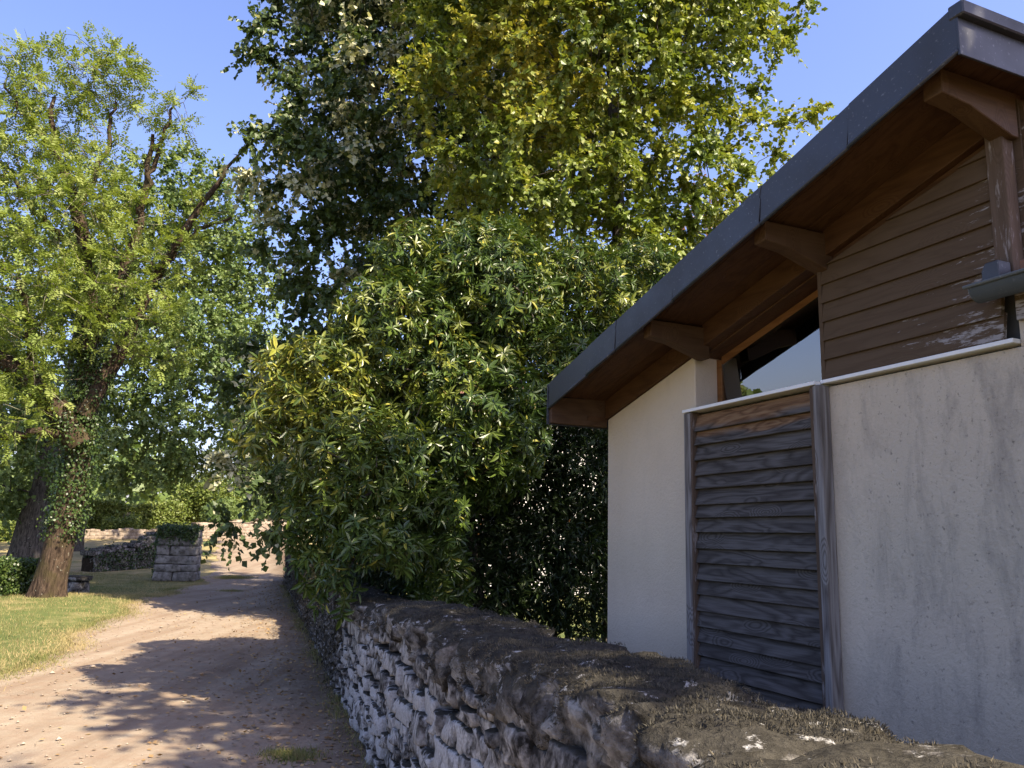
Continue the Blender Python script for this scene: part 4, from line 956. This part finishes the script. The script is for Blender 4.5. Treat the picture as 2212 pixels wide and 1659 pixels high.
a = at(165, 1158, 47); c = at(392, 1150, 50); a[2] = c[2] = 0
boxhedge('clipped_hedge', 'long clipped green hedge behind the low sunlit wall', a, c, 1.85, 1.1, 16000, 0.13, 'hedge')
a = at(-60, 1180, 40); c = at(48, 1175, 42); a[2] = c[2] = 0
boxhedge('clipped_hedge', 'low pale green hedge at the field edge behind the thick trunk', a, c, 0.8, 1.4, 7000, 0.12, 'hedge')
a = at(-70, 1318, 16.9); c = at(70, 1300, 17.9); a[2] = c[2] = 0
boxhedge('clipped_hedge', 'knee high dark hedge beside the foot of the ash', a, c, 0.62, 0.9, 9000, 0.055, 'ivy')
def shrub(name, label, bx, by_, Y, lobes, n_, leafL, m, cat='shrub'):
    g = at(bx, by_, Y); b0 = np.array([g[0], g[1], float(ter(g[0], g[1]))]); th = thing(name, label, cat, tuple(b0))
    P, out = in_lobes(px_lobes(lobes), n_, 0.8); P += rng.normal(0, 0.08, P.shape); P[:, 2] = np.maximum(P[:, 2], ter(P[:, 0], P[:, 1]) + 0.05)
    sp = [tube(smooth_path([(0, 0, -0.05), (*(rng.normal(0, 0.15, 2)), 0.6), (*(rng.normal(0, 0.5, 2)), 1.4)], 6), np.linspace(0.05, 0.015, 6), 5) for _ in range(6)]
    link('stem', npmesh('stem', *join(sp), True), M['bark2'], th)
    leaves('foliage', P - b0, unit(rng.normal(0, 1, (n_, 3))), unit(rng.normal(0, 0.6, (n_, 3)) + out * 0.6 + np.array([0, 0, 0.6])), rng.uniform(0.7, 1.2, n_) * leafL, T_DIAM, M[m], th, rng.random(n_), np.clip(rng.random(n_) - 0.5, 0, 1))
shrub('garden_shrub', 'bright green rounded shrub beside the end of the clipped hedge', 430, 1140, 51, [(415, 1085, 51, 42), (450, 1065, 51, 45), (480, 1080, 51, 38), (395, 1110, 50.5, 30)], 9000, 0.16, 'hedge')
shrub('garden_shrub', 'pale grey green bush growing over the sunlit wall end', 460, 1130, 49, [(462, 1112, 48.5, 26), (490, 1105, 48.5, 28)], 3500, 0.12, 'oak')
shrub('garden_shrub', 'feathery light green shrub against the front of the clipped hedge', 262, 1165, 45, [(262, 1142, 45, 18), (240, 1135, 45, 16), (285, 1128, 45, 14)], 2600, 0.12, 'hedge')
shrub('garden_shrub', 'leafy green shrubs at the field edge behind the thick trunk', 20, 1165, 44, [(15, 1135, 44, 36), (50, 1125, 44, 30), (-40, 1120, 44, 45)], 6000, 0.15, 'oak')
backtree('oak_tree', 'tree at the far end of the track, half hidden by hanging lime boughs', 610, 1150, 56, [(600, 1000, 55, 75), (660, 940, 55, 90), (560, 1060, 54, 50), (640, 1070, 54, 60), (720, 1040, 55, 80), (560, 930, 55, 60), (700, 860, 55, 90)], ncl=500, dmin=1.0, leafL=0.22, top=11)
# far wood closing the horizon
fw_n = 26000; az = rng.uniform(R(-62), R(48), fw_n); rr_ = rng.uniform(95, 150, fw_n); xx, yy_ = rr_ * np.sin(az), rr_ * np.cos(az); hw = 9 + 3 * np.sin(az * 23) + 2 * np.sin(az * 61 + 1) + 1.5 * np.sin(az * 140)
P_ = np.stack([xx, yy_, ter(xx, yy_) + hw * rng.random(fw_n) ** 0.7], 1)
fw = leaves('distant_wood', P_, unit(rng.normal(0, 1, (fw_n, 3))), unit(rng.normal(0, .6, (fw_n, 3)) + np.array([0, -.3, .8])), rng.uniform(1.0, 2.0, fw_n), T_DIAM, M['oak'], None, rng.random(fw_n), np.clip(rng.random(fw_n) - .6, 0, 1))
props(fw, 'far green wood closing the horizon beyond the fields', 'wood', kind='stuff')
# trees outside the frame, beside the wing, whose crowns dapple the near track
broadleaf('locust_tree', 'slender tree leaning over the roof of the outbuilding', 'tree', (8.2, 3.2, 0.0),
          [(8.2, 3.2, -0.2, 0.22), (8.0, 3.2, 3, 0.18), (6.6, 3.6, 6, 0.12), (4.6, 3.9, 7.8, 0.06)],
          [(2.7, 4.0, 7.5, 1.3, 0.8, 0.6), (1.9, 4.3, 7.5, 0.6, 0.45, 0.35), (3.5, 3.6, 7.6, 1.1, 0.9, 0.7), (4.6, 3.6, 8.0, 1.2, 1.0, 0.9), (5.0, 5.6, 8.8, 1.0, 0.9, 0.8), (6.0, 4.9, 8.6, 1.2, 1.1, 1.0), (6.6, 3.4, 8.4, 1.3, 1.2, 1.0), (3.2, 3.0, 7.7, 0.9, 0.6, 0.5), (4.3, 1.9, 7.9, 1.0, 0.9, 0.6), (4.8, 0.7, 7.9, 1.0, 0.9, 0.6), (5.3, -0.5, 7.9, 1.1, 0.8, 0.6), (6.3, 0.8, 8.2, 1.1, 1.1, 0.8)], 2400, 0.33, 8, 8, 0.40, 0.11, T_HEART, M['oak'], M['bark2'])
broadleaf('plane_tree', 'tall leafy tree standing well behind the wing of the outbuilding', 'tree', (12.0, -3.6, 0.0),
          [(12.0, -3.6, -0.2, 0.4), (11.9, -3.5, 5, 0.3), (11.5, -3.3, 10, 0.2), (11, -3, 15, 0.1)],
          [(9.5, -1.6, 14.5, 2.0, 1.6, 1.2), (11.5, -3.0, 15, 2.4, 2.2, 2.0), (8.0, -2.6, 14.0, 1.4, 1.2, 0.9), (10.5, -0.6, 14.2, 1.4, 1.2, 1.0)], 200, 0.8, 7, 7, 0.75, 0.2, T_DIAM, M['oak'], M['bark2'])
# ================================================================== small built things
ROCKSB = [npmesh('stone', rock(CS3, 1100 + k, 0.10, 9.0) * 0.5, CS3[1], True) for k in range(8)]
for m_ in ROCKSB: m_.materials.append(M['pillarstone'])
def stone_block(name, label, cat, loc, rz, cols, rows, w_, d_, h_, batter, m='stone', capmoss=True):
    th = thing(name, label, cat, loc, rz)
    zs = np.linspace(0, h_, rows + 1) + np.concatenate([[0], rng.normal(0, 0.03, rows - 1), [0]])
    MB().box(-w_ * .42, w_ * .42, -d_ * .42, d_ * .42, -0.2, h_ * 0.97).obj('core', M['earth'], th)
    for k in range(rows):
        z0, z1 = zs[k], zs[k + 1]; sc_ = 1 + batter * (1 - (z0 + z1) / 2 / h_)
        for side in range(4):
            L_ = (w_ if side % 2 == 0 else d_) * sc_; off = (d_ if side % 2 == 0 else w_) * sc_ / 2 - 0.13
            cuts = [0.0]
            nst = cols if side % 2 == 0 else max(1, int(round(cols * d_ / w_)))
            if k == 2 and side == 0: nst = 1
            cuts = np.concatenate([[0], np.sort((np.arange(1, nst) + rng.uniform(-.33, .33, nst - 1)) / nst), [1]])
            for a, b in zip(cuts[:-1], cuts[1:]):
                c_ = (a + b) / 2 * L_ - L_ / 2; l = (b - a) * L_
                o = link('stone', random.choice(ROCKSB), None, th)
                pos = [(c_, -off), (off, c_), (-c_, off), (-off, -c_)][side]
                o.location = (pos[0], pos[1], (z0 + z1) / 2); o.scale = (l * 0.98, 0.27, (z1 - z0) * 0.97); o.rotation_euler = (rng.normal(0, .03), rng.normal(0, .03), side * math.pi / 2 + rng.normal(0, .03))
    return th
g = onz(370, 1256); PIL = (float(g[0]), float(g[1]) + 0.4, float(ter(g[0], g[1] + .4)))
pil = stone_block('gate_pillar', 'squat stone gate pillar draped with ivy at the edge of the track', 'pillar', PIL, R(12), 2, 6, 1.15, 1.0, 1.62, 0.10, 'pillarstone')
n_ = 3600; f = rng.random(n_); a = rng.uniform(-.62, .62, n_); z_ = 1.60 + np.abs(rng.normal(0, .07, n_)); yv = rng.uniform(-.55, .55, n_)
hang = f > 0.5; z_ = np.where(hang, 1.68 - np.abs(rng.normal(0, 0.22, n_)), z_); left = f > 0.78
xv = np.where(left, -0.62 + rng.normal(0, .04, n_), a); yv = np.where(hang & ~left, -0.56 + rng.normal(0, .04, n_), yv); z_ = np.where(left, rng.uniform(0.1, 1.7, n_), z_)
P_ = np.stack([xv, yv, z_], 1)
leaves('ivy', P_, unit(rng.normal(0, .5, (n_, 3)) + np.array([0, 0, -.8])), unit(rng.normal(0, .5, (n_, 3)) + np.array([0, -.6, .6])), rng.uniform(.04, .09, n_), T_DIAM, M['ivy'], pil, rng.random(n_) * .7, np.clip(rng.random(n_) - .5, 0, 1))
# ruined dark wall left of the pillar
def rubble_wall(name, label, p0, p1, h0, h1, t, nst, ivy=0, m='stone', kind_rest=False):
    p0 = np.array(p0, float); p1 = np.array(p1, float); L_ = np.linalg.norm((p1 - p0)[:2]); rz = math.atan2(p1[1] - p0[1], p1[0] - p0[0]); zb0 = float(ter(p0[0], p0[1])); dz = float(ter(p1[0], p1[1])) - zb0
    th = thing(name, label, 'wall', (p0[0], p0[1], zb0), rz)
    hh = lambda x: (h0 + (h1 - h0) * x / L_) * (1 + 0.12 * math.sin(x * 3.1) + 0.08 * math.sin(x * 7.7))
    cm = MB()
    for x in np.arange(0, L_, 0.5):
        cm.box(x, x + .5, -t * .4, t * .4, dz * x / L_ - .3, dz * x / L_ + hh(x) - .08)
    cm.obj('core', M['earth'], th)
    vs, fs = [], []; nv_ = 0; cnt = 0
    for side in (-1, 1):
        z = 0.0
        while z < max(h0, h1) * 1.25:
            h = random.uniform(.13, .2); x = random.random() * .1
            while x < L_:
                l = random.uniform(.2, .45)
                if z + h * .4 < hh(x):
                    pos = np.array([x + l / 2, side * (t / 2 - .1), dz * x / L_ + z + h / 2])
                    if side == -1 and cnt < nst:
                        o = link('stone', random.choice(ROCKS), None, th, tuple(pos)); o.scale = (l * 1.05, .26, h * 1.1); o.rotation_euler = (random.uniform(-.08, .08), random.uniform(-.08, .08), random.uniform(-.06, .06)); cnt += 1
                    else: vs.append(RV[random.randrange(12)] * np.array([l * 1.05, .26, h * 1.1]) + pos); fs.append(CS2[1] + nv_); nv_ += len(vs[-1])
                x += l
            z += h
    for x in np.arange(0.1, L_, .33):
        vs.append(RV[random.randrange(12)] * np.array([.4, t * 1.05, .18]) + np.array([x, 0, dz * x / L_ + hh(x)])); fs.append(CS2[1] + nv_); nv_ += len(vs[-1])
    link('stones', npmesh('stones', np.concatenate(vs), np.concatenate(fs), True), M[m], th, kind='stuff')
    if ivy:
        x = rng.random(ivy) * L_; s_ = rng.random(ivy); hx = np.array([hh(q) for q in x]); z = np.where(s_ < .5, hx + rng.normal(0, .06, ivy), rng.random(ivy) * hx)
        P_ = np.stack([x, np.where(s_ < .5, rng.uniform(-t / 2, t / 2, ivy), -t / 2 - .06 + rng.normal(0, .04, ivy)), dz * x / L_ + z], 1)
        leaves('ivy', P_, unit(rng.normal(0, .6, (ivy, 3)) + np.array([0, 0, -.6])), unit(rng.normal(0, .5, (ivy, 3)) + np.array([0, -.5, .6])), rng.uniform(.05, .1, ivy), T_DIAM, M['ivy'], th, rng.random(ivy) * .6, np.clip(rng.random(ivy) - .6, 0, 1))
    return th
a = at(190, 1203, 29.0); c = at(338, 1180, 31.5)
rubble_wall('ruined_wall', 'low ruined dark mossy wall running up to the gate pillar', (a[0], a[1], 0), (c[0], c[1], 0), .55, 1.05, .7, 60, 1800)
M['warmstone'] = (lambda s: s.done(s.ramp(s.noise(s.pos(), 5, 6, .65), (.3, (.14, .105, .075)), (.55, (.29, .235, .18)), (.8, (.42, .36, .29))), .95, s.bump(s.noise(s.pos(), 8, 5), .6, .03), .1))(NB('warm_stone'))
a = at(150, 1168, 43); c = at(405, 1163, 46)
rubble_wall('low_field_wall', 'low sunlit stone wall in front of the clipped hedge', (a[0], a[1], 0), (c[0], c[1], 0), .38, .5, .5, 0, 0, 'warmstone')
a = at(418, 1166, 46); c = at(640, 1150, 52)
rubble_wall('sunlit_field_wall', 'sunlit pale stone wall crossing behind the far end of the track', (a[0], a[1], 0), (c[0], c[1], 0), .75, 1.15, .5, 0, 300, 'warmstone')
# stone seat beside the ash
g = onz(160, 1284); sb = thing('stone_seat', 'dark square stone block beside the ash trunk', 'stone block', (float(g[0]), float(g[1]), float(ter(g[0], g[1]))), R(-20))
for nm, z, h, wd, seed in (('block', .14, .36, .5, 700), ('slab', .36, .12, .62, 701)):
    Vq = rock(CS6, seed, .06, 7) * .5 * np.array([wd, .5, h]) + np.array([0, 0, z]); link(nm, npmesh(nm, Vq, CS6[1], True), M['coping'], sb)
# white house glimpsed through the thicket
hb = thing('white_house', 'white rendered house glimpsed through gaps in the dark thicket', 'house', (3.4, 25.0, 0), R(14))
MB().box(-5.2, 3, 0, 6, -.2, 5.2).obj('wall', M['whitewall'], hb)
rf_ = MB().prismx([(-.5, 5.15), (3, 6.6), (6.5, 5.15), (6.5, 5.28), (3, 6.74), (-.5, 5.28)], -5.4, 3.3).obj('roof', M['tile'], hb)
MB().box(-1.6, -1.1, 2.2, 2.8, 6.0, 7.2).obj('chimney', M['whitewall'], rf_)
for x in (-3.9, -1.2, 1.4):
    wn = MB().box(x - .5, x + .5, -.03, -.002, 1.0, 2.2).obj('window', M['frame'], hb); link('pane', MB().box(x - .42, x + .42, -.036, -.031, 1.08, 2.12).mesh('pane'), M['room'], wn)
# ================================================================== small growth
n_ = 105000
x = rng.uniform(-17, -4.2, n_ * 3); y = 6.5 + 22 * rng.random(n_ * 3) ** 1.35; le = left_edge(y) + 0.14 * np.sin(y * 1.3) + 0.07 * np.sin(y * 3.3 + 1)
pr = 1 / (1 + np.exp(-(le - x - 0.05) / 0.11)); pat = 0.55 + 0.45 * hash3(np.stack([x, y, x * 0], 1) * 0.9, 41)
k_ = (rng.random(n_ * 3) < pr * np.clip(pat + .25, .25, 1)) ; x, y = x[k_][:n_], y[k_][:n_]; nn = len(x)
P_ = np.stack([x, y, ter(x, y)], 1); D = unit(rng.normal(0, .42, (nn, 3)) * [1, 1, .2] + np.array([0, 0, .8]))
dry = np.clip(.45 + .6 * hash3(P_ * [.55, .55, 0], 17) + rng.normal(0, .25, nn) + .4 * np.exp(-(left_edge(y) - x) / .25), 0, 1)
props(blades('lawn_grass', P_, D, rng.uniform(.025, .07, nn), rng.uniform(.005, .010, nn), M['grass'], None, rng.random(nn), dry), 'short dry grass blades covering the ground under the ash', 'grass', kind='stuff')
nf = 16000; y = 6.0 + 20 * rng.random(nf) ** 1.3; x = left_edge(y) + 0.14 * np.sin(y * 1.3) + 0.07 * np.sin(y * 3.3 + 1) + rng.normal(-0.02, .13, nf) + .25 * (rng.random(nf) ** 4)
P_ = np.stack([x, y, ter(x, y) + .005], 1); D = unit(rng.normal(0, .5, (nf, 3)) * [1, 1, .2] + np.array([0, 0, .7]))
props(blades('verge_grass', P_, D, rng.uniform(.03, .085, nf), rng.uniform(.005, .009, nf), M['grass'], None, rng.random(nf), np.clip(.55 + .5 * hash3(P_ * [1.4, 1.4, 0], 19) + rng.normal(0, .2, nf), 0, 1)), 'ragged straw coloured grass fringe along the lawn side of the track', 'grass', kind='stuff')
# tufts on the track crown and along the wall foot
Pq, Lq, wq = [], [], []
for (px, py, rad, cnt, ln) in [(505, 1252, .55, 2600, .10), (500, 1278, .3, 800, .06), (640, 1640, .16, 700, .07), (600, 1632, .12, 350, .05), (470, 1215, .7, 1500, .06), (560, 1180, .6, 1200, .06)]:
    g = onz(px, py); xy = g[:2] + rng.normal(0, rad * .55, (cnt, 2)); Pq.append(np.column_stack([xy, ter(xy[:, 0], xy[:, 1]) + .008])); Lq.append(rng.uniform(.4, 1.2, cnt) * ln); wq.append(np.clip(rng.normal(.25, .25, cnt), 0, 1))
s_ = rng.uniform(-3.5, 20, 9000); o_ = -np.abs(rng.normal(0, .10, 9000)) - .01; keep = rng.random(9000) < .35 + .65 * (hash3(np.stack([s_, s_ * 0, s_ * 0], 1) * 2.2, 9) > .1); s_, o_ = s_[keep], o_[keep]
wp = WP0 + s_[:, None] * WD + o_[:, None] * WN; Pq.append(np.column_stack([wp[:, :2], ter(wp[:, 0], wp[:, 1]) + .008])); Lq.append(rng.uniform(.02, .09, len(wp))); wq.append(np.clip(rng.normal(.3, .25, len(wp)), 0, 1))
P_ = np.concatenate(Pq); nn = len(P_); D = unit(rng.normal(0, .45, (nn, 3)) * [1, 1, .2] + np.array([0, 0, .8]))
props(blades('grass_tufts', P_, D, np.concatenate(Lq), rng.uniform(.004, .008, nn), M['grass'], None, rng.random(nn), np.concatenate(wq)), 'weedy grass tufts on the track and along the wall foot', 'grass', kind='stuff')
# fallen leaves
n_ = 3800; s_ = rng.uniform(-3, 22, n_); o_ = -np.abs(rng.gamma(1.6, .42, n_)); wp = WP0 + s_[:, None] * WD + o_[:, None] * WN; more = 500; xx = rng.uniform(-6, -1.5, more); y2 = rng.uniform(5.5, 22, more); xx = np.maximum(xx - .3 * (y2 - 8), left_edge(y2) + .2)
P_ = np.concatenate([np.column_stack([wp[:, :2], ter(wp[:, 0], wp[:, 1]) + .02]), np.column_stack([xx, y2, ter(xx, y2) + .02])]); nn = len(P_)
lt = leaves('leaf_litter', P_, unit(rng.normal(0, 1, (nn, 3)) * [1, 1, .15]), unit(rng.normal(0, .25, (nn, 3)) + np.array([0, 0, 1.0])), rng.uniform(.02, .055, nn), T_DIAM, M['litter'], None, rng.random(nn), np.clip(rng.random(nn) - .3, 0, 1))
props(lt, 'scattered dry fallen leaves along the wall side of the track', 'fallen leaves', kind='stuff')
# hanging moss and creeper on the far stretch of the wall
n_ = 15000; s_ = rng.uniform(2.6, 21, n_) ; z_ = rng.random(n_) ** .7 * 1.15; msk = hash3(np.stack([s_, z_ * .6, s_ * 0], 1) * 2.4, 61) + .35 * sm(2.6, 5, s_) * 2 - .25; k_ = msk > rng.normal(0, .2, n_); s_, z_ = s_[k_], z_[k_]; nn = len(s_)
P_ = np.stack([s_, .03 + np.abs(rng.normal(0, .05, nn)) - .045 * z_, z_], 1)
leaves('creeper', P_, unit(rng.normal(0, .4, (nn, 3)) + np.array([0, .2, -.9])), unit(rng.normal(0, .4, (nn, 3)) + np.array([0, 1, .4])), rng.uniform(.025, .07, nn), T_KITE, M['moss'], SW, rng.random(nn), np.clip(rng.random(nn) - .5, 0, 1))

# loose grit on the near track
n_ = 1500; y = 5.3 + 11 * rng.random(n_) ** 1.5; x = left_edge(y) + .1 + (right_edge(y) - left_edge(y) - .2) * rng.random(n_); sz = rng.gamma(2.0, .0032, n_) + .003
gv = (oct_v[None] / .0075 * sz[:, None, None] * np.array([1, 1, .6]) * rng.uniform(.7, 1.3, (n_, 6, 1)) + np.stack([x, y, ter(x, y) + .012 + sz * .3], 1)[:, None]).reshape(-1, 3)
props(link('track_grit', npmesh('track_grit', gv, (oct_f[None] + (np.arange(n_) * 6)[:, None, None]).reshape(-1, 3)), M['warmstone']), 'loose small stones lying on the sandy track', 'gravel', kind='stuff')
